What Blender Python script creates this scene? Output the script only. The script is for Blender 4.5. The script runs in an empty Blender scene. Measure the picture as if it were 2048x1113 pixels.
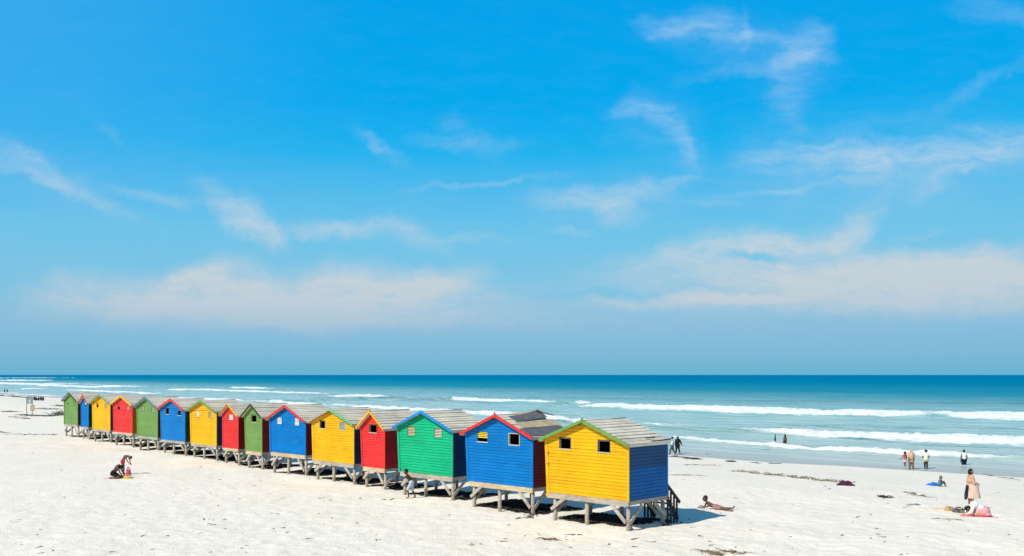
import bpy, bmesh, math, random
import numpy as np
from mathutils import Vector, Matrix, Euler
R = math.radians
random.seed(11)
rng = np.random.default_rng(5)
scene = bpy.context.scene
col = scene.collection

# ------------------------------------------------------------------ camera, sun, sky, exposure
F = 1900.0            # focal length in pixels of the 2048 px wide photograph
CX, HY = 1024.0, 750.0
EYE = 5.5
cam_d = bpy.data.cameras.new('camera'); cam = bpy.data.objects.new('camera', cam_d); col.objects.link(cam)
cam.location = (0, 0, EYE); cam.rotation_euler = (R(90), 0, 0)
cam_d.sensor_width = 36; cam_d.lens = 36 * F / 2048; cam_d.shift_y = (HY - 556.5) / 2048
cam_d.clip_start = 0.1; cam_d.clip_end = 80000
scene.camera = cam
scene.view_settings.view_transform = 'Standard'; scene.view_settings.look = 'None'
scene.view_settings.exposure = 0.0; scene.view_settings.gamma = 1.0
SUN = Vector((-0.81, -0.71, 1.0)).normalized()       # towards the sun
sd = bpy.data.lights.new('sun', 'SUN'); sd.energy = 4.65; sd.angle = R(0.5); sd.color = (1, .925, .80)
so = bpy.data.objects.new('sun', sd); col.objects.link(so); so.location = (-40, -30, 60)
so.rotation_euler = SUN.to_track_quat('Z', 'Y').to_euler()

class NT:
    def __init__(s, tree): s.t = tree; s.n = tree.nodes; s.l = tree.links; s.n.clear()
    def add(s, typ, **kw):
        n = s.n.new(typ)
        for k, v in kw.items():
            if k.startswith('i_'):
                key = k[2:]; key = int(key) if key.isdigit() else key.replace('_', ' ')
                if isinstance(v, bpy.types.NodeSocket): s.l.new(v, n.inputs[key])
                else: n.inputs[key].default_value = v
            else: setattr(n, k, v)
        return n
    def link(s, a, b): s.l.new(a, b)
    def math(s, op, a, b=None, c=None, clamp=False):
        n = s.n.new('ShaderNodeMath'); n.operation = op; n.use_clamp = clamp
        for i, v in enumerate((a, b, c)):
            if v is None: continue
            if isinstance(v, bpy.types.NodeSocket): s.l.new(v, n.inputs[i])
            else: n.inputs[i].default_value = v
        return n.outputs[0]
    def vmath(s, op, a, b=None, scale=None):
        n = s.n.new('ShaderNodeVectorMath'); n.operation = op
        for i, v in enumerate((a, b)):
            if v is None: continue
            if isinstance(v, bpy.types.NodeSocket): s.l.new(v, n.inputs[i])
            else: n.inputs[i].default_value = v
        if scale is not None: n.inputs['Scale'].default_value = scale
        return n.outputs['Value'] if op in ('LENGTH', 'DOT_PRODUCT') else n.outputs[0]
    def noise(s, vec, scale, detail=4, rough=.55, out='Fac', dist=0.0):
        n = s.add('ShaderNodeTexNoise', i_Scale=scale, i_Detail=detail, i_Roughness=rough, i_Distortion=dist)
        if vec is not None: s.l.new(vec, n.inputs['Vector'])
        return n.outputs[out]
    def mapr(s, v, a, b, c=0., d=1., smooth=False):
        n = s.add('ShaderNodeMapRange'); n.interpolation_type = 'SMOOTHSTEP' if smooth else 'LINEAR'
        s.l.new(v, n.inputs[0])
        for i, x in enumerate((a, b, c, d)): n.inputs[i + 1].default_value = x
        return n.outputs[0]
    def ramp(s, v, stops, interp='LINEAR'):
        n = s.add('ShaderNodeValToRGB'); r = n.color_ramp; r.interpolation = interp
        while len(r.elements) < len(stops): r.elements.new(.5)
        for e, (p, c) in zip(r.elements, stops): e.position = p; e.color = (*c, 1)
        s.l.new(v, n.inputs[0]); return n.outputs[0]
    def mix(s, f, a, b, mode='MIX'):
        n = s.n.new('ShaderNodeMix'); n.data_type = 'RGBA'; n.blend_type = mode
        for i, v in ((0, f), (6, a), (7, b)):
            if isinstance(v, bpy.types.NodeSocket): s.l.new(v, n.inputs[i])
            elif i == 0: n.inputs[i].default_value = v
            else: n.inputs[i].default_value = (*v, 1)
        return n.outputs[2]
    def mapping(s, vec, loc=(0, 0, 0), rot=(0, 0, 0), scale=(1, 1, 1), typ='POINT'):
        n = s.add('ShaderNodeMapping', vector_type=typ); s.l.new(vec, n.inputs[0])
        n.inputs['Location'].default_value = loc; n.inputs['Rotation'].default_value = rot; n.inputs['Scale'].default_value = scale
        return n.outputs[0]

world = bpy.data.worlds.new('World'); scene.world = world; world.use_nodes = True
w = NT(world.node_tree)
tc = w.add('ShaderNodeTexCoord')
sep = w.add('ShaderNodeSeparateXYZ', i_0=tc.outputs['Generated'])
sky = w.add('ShaderNodeTexSky', sky_type='NISHITA', sun_disc=False)
sky.sun_elevation = math.asin(SUN.z); sky.sun_rotation = math.atan2(SUN.x, SUN.y)
sky.air_density = 1.0; sky.dust_density = .3; sky.ozone_density = 2.0
# clear-air colour by elevation (sine of the angle over the horizon)
zc = w.math('MULTIPLY', w.math('MAXIMUM', sep.outputs[2], 0.0), F / 1600)
grad = w.ramp(zc, [(0.0, (.135, .44, .645)), (.022, (.20, .475, .68)), (.06, (.24, .51, .72)), (.10, (.215, .545, .765)), (.166, (.165, .555, .815)), (.231, (.072, .49, .85)), (.27, (.012, .445, .86)), (.325, (.0, .395, .862)), (.46, (.0, .35, .82)), (.62, (.05, .24, .50)), (1.0, (.075, .165, .30))])
# faint cirrus, laid out by direction
yy = w.math('MAXIMUM', sep.outputs[1], 0.05)
pu = w.math('DIVIDE', sep.outputs[0], yy); pv = w.math('DIVIDE', sep.outputs[2], yy)
P = w.vmath('SCALE', w.add('ShaderNodeCombineXYZ', i_0=pu, i_1=pv).outputs[0], scale=F / 100)
n1 = w.vmath('SUBTRACT', w.noise(P, .75, 4, .6, 'Color'), (.5, .5, .5))
n2 = w.vmath('SUBTRACT', w.noise(P, 3.2, 4, .65, 'Color'), (.5, .5, .5))
PW = w.vmath('ADD', P, w.vmath('ADD', w.vmath('MULTIPLY', n1, (1.5, .7, 0)), w.vmath('MULTIPLY', n2, (.40, .20, 0))))
PS_ = w.vmath('ADD', P, w.vmath('MULTIPLY', n1, (1.0, .8, 0)))
CLOUDS = [  # azimuth and height in hundredths of a radian-ish tangent, radii, tilt, weight
 (560,600,500,72,0,1.15),(415,545,120,32,14,.55),(880,570,120,42,14,.6),(250,625,230,34,3,.45),(640,640,420,30,0,.4),(720,560,110,50,0,.35),
 (480,425,120,42,-38,.72),(530,462,60,22,-35,.4),(310,390,110,15,-9,.36),(690,453,150,24,0,.68),(835,470,85,36,-20,.35),(930,478,110,12,-4,.2),
 (70,335,190,26,-28,.34),(120,375,190,18,-22,.34),(20,290,120,16,-30,.22),(760,287,75,18,-26,.46),(940,285,110,26,-6,.32),(910,240,40,25,0,.18),(220,265,60,16,-40,.12),
 (1200,388,160,32,4,.62),(1240,420,45,40,0,.4),(1320,372,110,16,12,.3),(960,362,190,9,7,.32),(1140,460,60,12,-4,.3),
 (1275,215,75,22,6,.38),(1335,255,95,32,-50,.42),(1370,310,50,60,0,.25),(1350,55,90,28,-6,.5),(1445,60,80,40,-30,.42),(1490,60,18,50,10,.3),(1530,75,60,16,0,.35),(1605,95,75,46,30,.55),(1575,170,45,90,10,.25),(1480,140,160,18,8,.2),(1570,240,40,60,10,.14),
 (1690,312,230,36,2,.6),(1740,345,90,55,0,.42),(1960,300,190,52,10,.62),(1900,345,120,30,30,.35),(1560,382,220,9,7,.3),(1440,410,70,12,0,.3),(1800,330,330,120,4,.24),(1560,330,160,90,10,.14),(1450,75,150,60,-8,.16),(1590,130,90,100,0,.14),(1310,260,90,90,-30,.14),(1210,400,200,60,0,.16),(90,350,220,60,-24,.14),(1024,655,1500,90,0,.20),(230,590,260,50,4,.25),(2010,25,130,26,-4,.32),(1960,170,140,20,35,.2),(1840,466,60,9,10,.2),
 (1740,555,600,70,0,1.25),(1480,492,250,36,6,.72),(1620,480,150,22,4,.4),(1715,455,85,42,42,.66),(1960,530,230,46,2,.6),(1380,604,330,18,2,.5),(1650,612,450,32,0,.5),(1010,640,260,24,0,.25),(2000,600,260,40,0,.35),(1510,515,95,14,-2,-.75),(1490,588,180,8,-5,-.3),(1240,588,160,12,0,-.2)]
tot = None
for (cx, cy, rx, ry, ang, wt) in CLOUDS:
    q = w.mapping(PW, ((cx - CX) / 100, (HY - cy) / 100, 0), (0, 0, R(ang)), (rx / 100, ry / 100, 1), 'TEXTURE')
    f = w.mapr(w.vmath('LENGTH', q), 1.25, 0.0, 0.0, wt, True)
    tot = f if tot is None else w.math('ADD', tot, f)
st1 = w.noise(w.mapping(PS_, (0, 0, 0), (0, 0, R(9)), (.55, 2.6, 1)), 1.5, 8, .68)
st2 = w.noise(w.mapping(PS_, (3, 7, 0), (0, 0, R(-32)), (.8, 2.4, 1)), 1.6, 6, .6)
hi = w.mapr(zc, .14, .26, 0, 1, True)
fw = w.noise(w.mapping(PS_, (1, 2, 0), (0, 0, R(-28)), (.6, 2.4, 1)), 2.2, 8, .62)
lowt = w.math('ADD', w.mapr(st1, .28, .66, .52, 1.02), w.mapr(st2, .35, .7, -.10, .20))
upt = w.math('ADD', w.mapr(st1, .30, .70, .22, .68), w.mapr(fw, .32, .70, -.14, .40))
tex = w.math('ADD', w.math('MULTIPLY', lowt, w.math('SUBTRACT', 1.0, hi)), w.math('MULTIPLY', upt, hi))
veil = w.math('MULTIPLY', w.mapr(st1, .45, .8, 0, .05), w.mapr(sep.outputs[2], .5, .1, 0, 1))
alpha = w.math('MULTIPLY', w.math('MAXIMUM', w.math('ADD', w.math('MULTIPLY', tot, tex), veil), 0.0), .92)
alpha = w.math('MINIMUM', alpha, .88)
alpha = w.math('MULTIPLY', alpha, w.mapr(zc, .015, .10, 0, 1, True))
ccol = w.ramp(zc, [(0, (.50, .57, .66)), (.12, (.60, .655, .695)), (.3, (.55, .70, .83)), (.5, (.42, .66, .9))])
grad = w.mix(w.math('MULTIPLY', w.mapr(pu, -.12, -.56, 0, .42, True), w.mapr(zc, .12, .3, 0, 1, True)), grad, (.085, .43, .845))        # the air is paler towards the left
clear = w.mix(.01, w.mix(1.0, grad, (10, 10, 10), 'MULTIPLY'), sky.outputs[0])
full = w.mix(alpha, clear, w.mix(1.0, ccol, (10, 10, 10), 'MULTIPLY'))
bg = w.add('ShaderNodeBackground', i_0=full, i_1=.1)
w.link(bg.outputs[0], w.add('ShaderNodeOutputWorld').inputs[0])

# ------------------------------------------------------------------ helpers
def tag(o, label=None, cat=None, group=None, kind=None):
    if label: o['label'] = label
    if cat: o['category'] = cat
    if group: o['group'] = group
    if kind: o['kind'] = kind
    return o
def empty(name, loc, rz=0.0):
    o = bpy.data.objects.new(name, None); col.objects.link(o); o.location = loc; o.rotation_euler = (0, 0, rz)
    o.empty_display_size = .2; return o
class MB:
    """gathers verts and faces, then links them as ONE mesh object"""
    def __init__(s): s.v = []; s.f = []; s.m = []; s.sm = []
    def face(s, pts, m=0, smooth=False):
        b = len(s.v); s.v += [tuple(p) for p in pts]; s.f.append(list(range(b, b + len(pts)))); s.m.append(m); s.sm.append(smooth)
    def hexa(s, p, m=0):      # 8 corners: bottom 0-3 ccw, top 4-7
        b = len(s.v); s.v += [tuple(x) for x in p]
        for q in ((3, 2, 1, 0), (4, 5, 6, 7), (0, 1, 5, 4), (1, 2, 6, 5), (2, 3, 7, 6), (3, 0, 4, 7)):
            s.f.append([b + i for i in q]); s.m.append(m); s.sm.append(False)
    def box(s, x0, x1, y0, y1, z0, z1, m=0):
        s.hexa([(x0, y0, z0), (x1, y0, z0), (x1, y1, z0), (x0, y1, z0), (x0, y0, z1), (x1, y0, z1), (x1, y1, z1), (x0, y1, z1)], m)
    def bar(s, a, b, wd, th, side, m=0):   # beam from a to b, width wd along 'side' x axis, thickness th along side
        a = Vector(a); b = Vector(b); d = (b - a).normalized(); n = Vector(side).normalized(); u = d.cross(n).normalized()
        n = u.cross(d).normalized(); U = u * wd / 2; N = n * th / 2
        s.hexa([a - U - N, a + U - N, a + U + N, a - U + N, b - U - N, b + U - N, b + U + N, b - U + N], m)
    def tube(s, pts, rad, seg=8, m=0, cap=True):
        pts = [Vector(p) for p in pts]; n = len(pts)
        if not hasattr(rad, '__len__'): rad = [rad] * n
        b = len(s.v); up = None
        for i, p in enumerate(pts):
            d = (pts[min(i + 1, n - 1)] - pts[max(i - 1, 0)])
            d = d.normalized() if d.length > 1e-9 else Vector((0, 0, 1))
            if up is None or abs(up.dot(d)) > .98: up = Vector((0, 0, 1)) if abs(d.z) < .9 else Vector((1, 0, 0))
            x = (up - d * up.dot(d)).normalized(); y = d.cross(x); up = x
            for k in range(seg):
                t = 2 * math.pi * k / seg; s.v.append(tuple(p + (x * math.cos(t) + y * math.sin(t)) * rad[i]))
        for i in range(n - 1):
            for k in range(seg):
                s.f.append([b + i * seg + k, b + i * seg + (k + 1) % seg, b + (i + 1) * seg + (k + 1) % seg, b + (i + 1) * seg + k]); s.m.append(m); s.sm.append(True)
        if cap:
            s.f.append([b + k for k in reversed(range(seg))]); s.m.append(m); s.sm.append(False)
            s.f.append([b + (n - 1) * seg + k for k in range(seg)]); s.m.append(m); s.sm.append(False)
    def capsule(s, a, b, ra, rb, seg=12, m=0):
        a = Vector(a); b = Vector(b); d = b - a
        if d.length < 1e-5: d = Vector((0, 0, 1e-4)); b = a + d
        d = d.normalized(); pts = []; rad = []
        for t in (88, 60, 30): pts.append(a - d * ra * math.sin(R(t))); rad.append(ra * math.cos(R(t)))
        pts += [a, b]; rad += [ra, rb]
        for t in (30, 60, 88): pts.append(b + d * rb * math.sin(R(t))); rad.append(rb * math.cos(R(t)))
        s.tube(pts, rad, seg, m)
    def ellipsoid(s, c, r, seg=14, rings=9, m=0):
        b = len(s.v); c = Vector(c)
        for i in range(rings + 1):
            t = math.pi * (i / rings * .98 + .01)
            for k in range(seg):
                p = 2 * math.pi * k / seg
                s.v.append((c.x + r[0] * math.sin(t) * math.cos(p), c.y + r[1] * math.sin(t) * math.sin(p), c.z + r[2] * math.cos(t)))
        for i in range(rings):
            for k in range(seg):
                s.f.append([b + i * seg + k, b + (i + 1) * seg + k, b + (i + 1) * seg + (k + 1) % seg, b + i * seg + (k + 1) % seg]); s.m.append(m); s.sm.append(True)
        s.f.append([b + k for k in range(seg)]); s.m.append(m); s.sm.append(True)
        s.f.append([b + rings * seg + k for k in reversed(range(seg))]); s.m.append(m); s.sm.append(True)
    def mesh(s, name, mats):
        me = bpy.data.meshes.new(name); me.from_pydata(s.v, [], s.f)
        for m in mats: me.materials.append(m)
        me.polygons.foreach_set('material_index', s.m); me.polygons.foreach_set('use_smooth', s.sm); me.update(); return me
    def build(s, name, mats, parent=None, loc=None, rz=None):
        if not isinstance(mats, (list, tuple)): mats = [mats]
        o = bpy.data.objects.new(name, s.mesh(name, mats)); col.objects.link(o)
        if parent: o.parent = parent
        if loc is not None: o.location = loc
        if rz is not None: o.rotation_euler = (0, 0, rz)
        return o

# ------------------------------------------------------------------ materials
def mat(name):
    m = bpy.data.materials.new(name); m.use_nodes = True; t = NT(m.node_tree)
    b = t.add('ShaderNodeBsdfPrincipled'); t.link(b.outputs[0], t.add('ShaderNodeOutputMaterial').inputs[0]); return m, t, b
_mc = {}
def paint(c, wear=.5, rough=.5):
    key = ('p', c, wear, rough)
    if key in _mc: return _mc[key]
    m, t, b = mat('board paint'); o = t.add('ShaderNodeTexCoord').outputs['Object']
    rnd = t.add('ShaderNodeObjectInfo').outputs['Random']
    ov = t.vmath('ADD', o, t.vmath('SCALE', t.add('ShaderNodeCombineXYZ', i_0=rnd, i_1=rnd, i_2=rnd).outputs[0], scale=37))
    big = t.noise(ov, .9, 3); streak = t.noise(t.mapping(ov, scale=(.9, .9, 9)), 2.2, 5, .6); fine = t.noise(ov, 26, 3)
    sx = t.add('ShaderNodeSeparateXYZ', i_0=o); bi = t.math('FLOOR', t.math('DIVIDE', sx.outputs[2], .122)); wn = t.add('ShaderNodeTexWhiteNoise', noise_dimensions='2D', i_0=t.add('ShaderNodeCombineXYZ', i_0=bi, i_1=t.math('MULTIPLY', rnd, 91.0)).outputs[0]).outputs[0]
    k = t.math('ADD', t.math('ADD', t.math('ADD', t.mapr(wn, 0, 1, -.045, .045), t.mapr(big, .3, .7, .87, 1.08)), t.mapr(streak, .3, .7, -.10, .10)), t.mapr(fine, .3, .7, -.03, .03))
    base = t.mix(1.0, c, t.add('ShaderNodeCombineXYZ', i_0=k, i_1=k, i_2=k).outputs[0], 'MULTIPLY')
    fade = t.mapr(t.noise(t.mapping(ov, scale=(1, 1, 2.5)), 1.3, 6, .7), .52, .78, 0, .16 * (.4 + wear))
    base = t.mix(fade, base, tuple(min(1, x * .85 + .07) for x in c))
    chip = t.math('MULTIPLY', t.mapr(t.noise(t.mapping(ov, scale=(.55, .55, 3)), 9, 5, .7), .70, .74), t.mapr(t.noise(ov, 1.1, 2), .5, .62))
    base = t.mix(t.math('MULTIPLY', chip, wear), base, (.42, .37, .30))
    t.link(base, b.inputs['Base Color']); b.inputs['Roughness'].default_value = rough; b.inputs['Specular IOR Level'].default_value = .12
    bp = t.add('ShaderNodeBump', i_Strength=.35, i_Distance=.01, i_Height=t.noise(t.mapping(ov, scale=(1, 1, 8)), 12, 5, .6)); t.link(bp.outputs[0], b.inputs['Normal'])
    _mc[key] = m; return m
def wood(c, c2, key='w', grain=(1, 1, 6), rough=.85):
    k = (key, c, c2)
    if k in _mc: return _mc[k]
    m, t, b = mat('weathered wood'); o = t.add('ShaderNodeTexCoord').outputs['Object']
    g = t.noise(t.mapping(o, scale=grain), 3.2, 7, .65); n = t.noise(o, 1.4, 4); f = t.math('ADD', t.mapr(g, .3, .7, 0, .75), t.mapr(n, .35, .65, -.15, .35))
    isl = t.add('ShaderNodeNewGeometry').outputs['Random Per Island']
    base = t.mix(f, c, c2); v = t.mapr(isl, 0, 1, .78, 1.16)
    base = t.mix(1.0, base, t.add('ShaderNodeCombineXYZ', i_0=v, i_1=v, i_2=v).outputs[0], 'MULTIPLY')
    t.link(base, b.inputs['Base Color']); b.inputs['Roughness'].default_value = rough; b.inputs['Specular IOR Level'].default_value = .15
    bp = t.add('ShaderNodeBump', i_Strength=.5, i_Distance=.015, i_Height=g); t.link(bp.outputs[0], b.inputs['Normal'])
    _mc[k] = m; return m
def plain(c, rough=.7, var=.18, scale=9., spec=.25, name='cloth', c2=None, thr=None):
    k = ('s', c, rough, var, scale, c2, name)
    if k in _mc: return _mc[k]
    m, t, b = mat(name); o = t.add('ShaderNodeTexCoord').outputs['Object']; n = t.noise(o, scale, 4)
    if c2: base = t.mix(t.mapr(n, .47, .53), c, c2)
    else:
        v = t.mapr(n, .3, .7, 1 - var, 1 + var); base = t.mix(1.0, c, t.add('ShaderNodeCombineXYZ', i_0=v, i_1=v, i_2=v).outputs[0], 'MULTIPLY')
    t.link(base, b.inputs['Base Color']); b.inputs['Roughness'].default_value = rough; b.inputs['Specular IOR Level'].default_value = spec
    _mc[k] = m; return m
YEL = (.80, .405, .007); BLU = (.001, .165, .48); RED = (.70, .035, .032); GRN = (.008, .39, .175); OLV = (.155, .285, .075); LGRN = (.14, .30, .07)
NAVY = (.006, .045, .13); MAR = (.22, .014, .012); DGRN = (.02, .06, .018); MUST = (.36, .19, .008); TEAL = (.055, .19, .27); TGRN = (.10, .42, .22); CYBL = (.015, .22, .55)
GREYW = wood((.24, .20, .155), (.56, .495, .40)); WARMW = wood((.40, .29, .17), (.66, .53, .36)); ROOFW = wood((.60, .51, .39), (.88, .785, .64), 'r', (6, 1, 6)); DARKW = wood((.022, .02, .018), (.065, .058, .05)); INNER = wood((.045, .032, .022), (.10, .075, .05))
FELT = plain((.12, .12, .128), .9, .3, 5, name='roofing felt'); BROWNR = wood((.36, .26, .15), (.55, .43, .28), 'r', (6, 1, 6)); DARK = plain((.02, .018, .015), .9, name='dark interior')
# ------------------------------------------------------------------ ground and sea
YAW = -math.atan(.8243 * F / 1600); UX, UY = -math.sin(YAW), math.cos(YAW)             # seaward direction; the shore and the hut fronts run along (UY, -UX)
SEA = -2.0
def back(px, py, z):
    Z = (EYE - z) * F / (py - HY); return ((px - CX) / F * Z, Z)
def su(X, Y): return UY * X - UX * Y, UX * X + UY * Y
_sh = [su(*back(a, b, SEA)) for a, b in ((2048, 956), (1870, 944.5), (1700, 933.5), (1550, 926), (1440, 918), (1340, 909.5), (900, 868), (400, 822), (127, 797), (0, 789))]
_sh = [(400, 45)] + _sh + [(-520, 132), (-1200, 230), (-4000, 300), (-40000, 400)]
_sh.sort(); SH_S = np.array([a for a, b in _sh]); SH_U = np.array([b for a, b in _sh])
def offshore(X, Y):
    s, u = su(X, Y); return u - np.interp(s, SH_S, SH_U)
_vn = {}
def vnoise(X, Y, sc, seed):
    if seed not in _vn: _vn[seed] = np.random.default_rng(seed).random((256, 256))
    r = _vn[seed]; x = X / sc; y = Y / sc
    xi = np.floor(x).astype(int); yi = np.floor(y).astype(int); fx = x - xi; fy = y - yi; fx = fx * fx * (3 - 2 * fx); fy = fy * fy * (3 - 2 * fy)
    g = lambda a, b: r[a % 256, b % 256]
    return (g(xi, yi) * (1 - fx) + g(xi + 1, yi) * fx) * (1 - fy) + (g(xi, yi + 1) * (1 - fx) + g(xi + 1, yi + 1) * fx) * fy - .5
def ground_z(X, Y):
    X = np.asarray(X, float); Y = np.asarray(Y, float); d = -offshore(X, Y)
    q = np.clip(d / 34, 0, 1); z = SEA + 2.0 * (q * q * (3 - 2 * q) * .45 + q * .55)
    z = np.where(d < 0, SEA + np.maximum(d * .035, -6), z)
    dry = np.clip(d / 8, 0, 1); hut = np.exp(-((su(X, Y)[1] - 30) / 5) ** 2)
    rip = vnoise(X, Y, 7, 1) * .10 + vnoise(X, Y, 2.3, 2) * .05 + vnoise(X, Y, .9, 3) * .028
    near = np.clip(1.3 - Y / 60, 0, 1) * np.clip((Y + 5) / 10, 0, 1)
    foot = vnoise(X, Y, .36, 4) * .075 + vnoise(X, Y, .2, 6) * .03
    return z + dry * (rip + near * foot + hut * (vnoise(X, Y, 1.6, 7) * .16))
def gz(x, y): return float(ground_z(np.array([x]), np.array([y]))[0])
def at(px, py, dz=0.0):
    z = 0.0
    for _ in range(30):
        x, y = back(px, py, z); z = .5 * z + .5 * gz(x, y)
    return Vector((x, y, gz(x, y) + dz))
def grid_mesh(name, X, Y, Zv, m):
    ny, nx = X.shape; me = bpy.data.meshes.new(name); me.vertices.add(nx * ny)
    me.vertices.foreach_set('co', np.stack([X, Y, Zv], -1).astype(np.float32).ravel())
    i = np.arange(ny - 1)[:, None] * nx + np.arange(nx - 1)[None]; q = np.stack([i, i + 1, i + nx + 1, i + nx], -1).reshape(-1, 4)
    me.loops.add(q.size); me.loops.foreach_set('vertex_index', q.ravel().astype(np.int32)); me.polygons.add(len(q))
    me.polygons.foreach_set('loop_start', np.arange(0, q.size, 4, dtype=np.int32)); me.polygons.foreach_set('loop_total', np.full(len(q), 4, np.int32))
    me.polygons.foreach_set('use_smooth', np.ones(len(q), bool)); me.update(calc_edges=True); me.validate(); me.materials.append(m)
    o = bpy.data.objects.new(name, me); col.objects.link(o); return o
# sand
m, t, b = mat('pale beach sand'); g = t.add('ShaderNodeNewGeometry').outputs['Position']
n1 = t.noise(g, .35, 4); n2 = t.noise(g, 3.5, 5, .6); n3 = t.noise(g, 40, 3)
f = t.math('ADD', t.math('MULTIPLY', t.mapr(n1, .3, .7), .45), t.math('ADD', t.math('MULTIPLY', t.mapr(n2, .3, .7), .4), t.math('MULTIPLY', n3, .15)))
sc_ = t.mix(f, (.785, .70, .58), (.885, .80, .685))
dk = t.math('MULTIPLY', t.mapr(t.noise(g, 6.5, 5, .75), .685, .73), t.mapr(t.noise(g, .45, 3), .46, .62)); sc_ = t.mix(t.math('MULTIPLY', dk, .55), sc_, (.22, .18, .13))
t.link(sc_, b.inputs['Base Color']); b.inputs['Roughness'].default_value = .95; b.inputs['Specular IOR Level'].default_value = .1
hb = t.math('ADD', t.math('MULTIPLY', t.noise(g, 2.6, 4, .6), .6), t.math('MULTIPLY', t.noise(g, 11, 3), .25))
bp = t.add('ShaderNodeBump', i_Strength=.7, i_Distance=.13, i_Height=hb); t.link(bp.outputs[0], b.inputs['Normal'])
def axis(parts):
    out = [np.arange(a, b, s) for a, b, s in parts]; return np.concatenate(out + [np.array([parts[-1][1]])])
ax = axis([(-4000, -1000, 300), (-1000, -400, 50), (-400, -120, 5), (-120, -40, 1.2), (-40, -22, .4), (-22, 23, .13), (23, 48, .4), (45, 120, 5), (120, 600, 60), (600, 4000, 340)])
ay = axis([(-300, -20, 40), (-20, 20, 2), (20, 26, .4), (26, 52, .13), (52, 84, .5), (84, 140, 1.2), (140, 500, 4), (500, 1200, 50), (1200, 6000, 400)])
GX, GY = np.meshgrid(ax, ay); tag(grid_mesh('sand', GX, GY, ground_z(GX, GY), m), kind='structure')
# sea: foam lines given along the shore (photo position on the flat water, then turned into metres)
FOAM = [
 ([(915,799),(1000,802),(1060,804),(1118,806)], [3,6,6,3], 1.0),
 ([(1150,808),(1250,812),(1348,816),(1572,825),(1853,832),(2048,837),(2300,845)], [4,6,9,12,12,14,14], 1.0),
 ([(1287,849),(1400,854),(1488,857)], [3,4,3], .62),
 ([(1480,860),(1560,866),(1629,870),(1853,880),(2048,888),(2300,900)], [6,9,11,14,17,18], 1.0),
 ([(1340,874),(1400,880),(1516,888),(1629,898),(1797,907),(1920,913),(2048,920),(2300,936)], [3,3.5,3.5,5,5,5,5,5], .85),
 ([(330,797),(439,801),(560,806),(680,812),(830,820),(956,827),(1060,834),(1124,841),(1290,853)], [3,4,4,4,5,5,7,6,3], .85),
 ([(121,781),(200,783.5),(270,787),(330,789)], [3,4,4,2], .9),
 ([(690,793),(730,795),(768,797)], [5,7,5], 1.0),
 ([(340,779),(400,780.5),(450,782),(560,785),(652,788.5)], [3,5,4,4,3], 1.0),
 ([(460,775.5),(500,777),(540,778)], [4,5,4], 1.0),
 ([(-250,764),(0,767.5),(60,769),(120,772.5),(180,775),(240,776)], [4,4,4,4,4,3], 1.0),
 ([(28,761),(58,762.5)], [3,3], 1.0), ([(59,756),(70,757)], [2,2], .9), ([(114,768.5),(148,769.5)], [3,3], 1.0), ([(160,769.5),(182,770.5)], [3,2.5], 1.0),
 ([(208,773),(265,775.5)], [4,4], 1.0), ([(40,778.5),(90,779.5)], [3,3], .9), ([(0,774.5),(20,775)], [2,2], .7), ([(-200,783),(0,786.5),(60,790),(127,795),(250,804)], [2,3,3,3,3], .6)]
SWELL = [([(560,788),(760,795),(930,800)], 3.2), ([(640,797),(700,799),(1000,806)], 4), ([(960,795),(1200,797),(1500,803),(1800,806),(2100,810)], 5), ([(1000,783),(1500,787),(2100,792)], 4),  ([(1560,852),(1800,856),(2100,862)], 4), ([(700,779),(1300,777),(2100,779)], 2.5), ([(150,786),(330,794)], 2), ([(1560,866),(1850,892),(2100,904)], 4)]
cols_ = np.radians(np.linspace(-47, 47, 1150)); py_ = np.concatenate([np.array([.35, .6, .9]), np.arange(1.2, 100, .42), np.arange(100, 236, .8)])[::-1]
TH, PYg = np.meshgrid(cols_, py_); Yw = (EYE - SEA) * F / PYg; Xw = Yw * np.tan(TH)
S_, U_ = su(Xw, Yw); Doff = U_ - np.interp(S_, SH_S, SH_U)
foam = np.zeros_like(Xw); Hw = np.zeros_like(Xw); green = np.zeros_like(Xw); swell = np.zeros_like(Xw)
sstep = lambda x: np.clip(x, 0, 1) ** 2 * (3 - 2 * np.clip(x, 0, 1))
def line(pts, th):
    pts = [back(a, bb, SEA) for a, bb in pts]; su_ = [su(*p) for p in pts]; th = np.broadcast_to(np.array(th, float), (len(pts),))
    dz = np.array([tt * p[1] ** 2 / (F * (EYE - SEA)) * UY for tt, p in zip(th, pts)]); hh = np.array([tt * p[1] / F for tt, p in zip(th, pts)])
    o = np.argsort([a for a, _ in su_]); s = np.array([su_[i][0] for i in o]); u = np.array([su_[i][1] for i in o]); dz = dz[o]; hh = hh[o]
    inside = sstep((S_ - s[0]) / max(2., .03 * (s[-1] - s[0])) + .3) * sstep((s[-1] - S_) / max(2., .03 * (s[-1] - s[0])) + .3)
    return (U_ - np.interp(S_, s, u)), np.interp(S_, s, dz), np.interp(S_, s, hh), inside
edge = vnoise(S_, U_, 9, 21) * 1.1 + vnoise(S_, U_, 3.5, 22) * 1.2 + vnoise(S_, U_, 24, 25) * 1.1 + vnoise(S_, U_, 1.6, 26) * .7; thick = 1 + 1.0 * vnoise(S_, U_ * .2, 16, 27)
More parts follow.
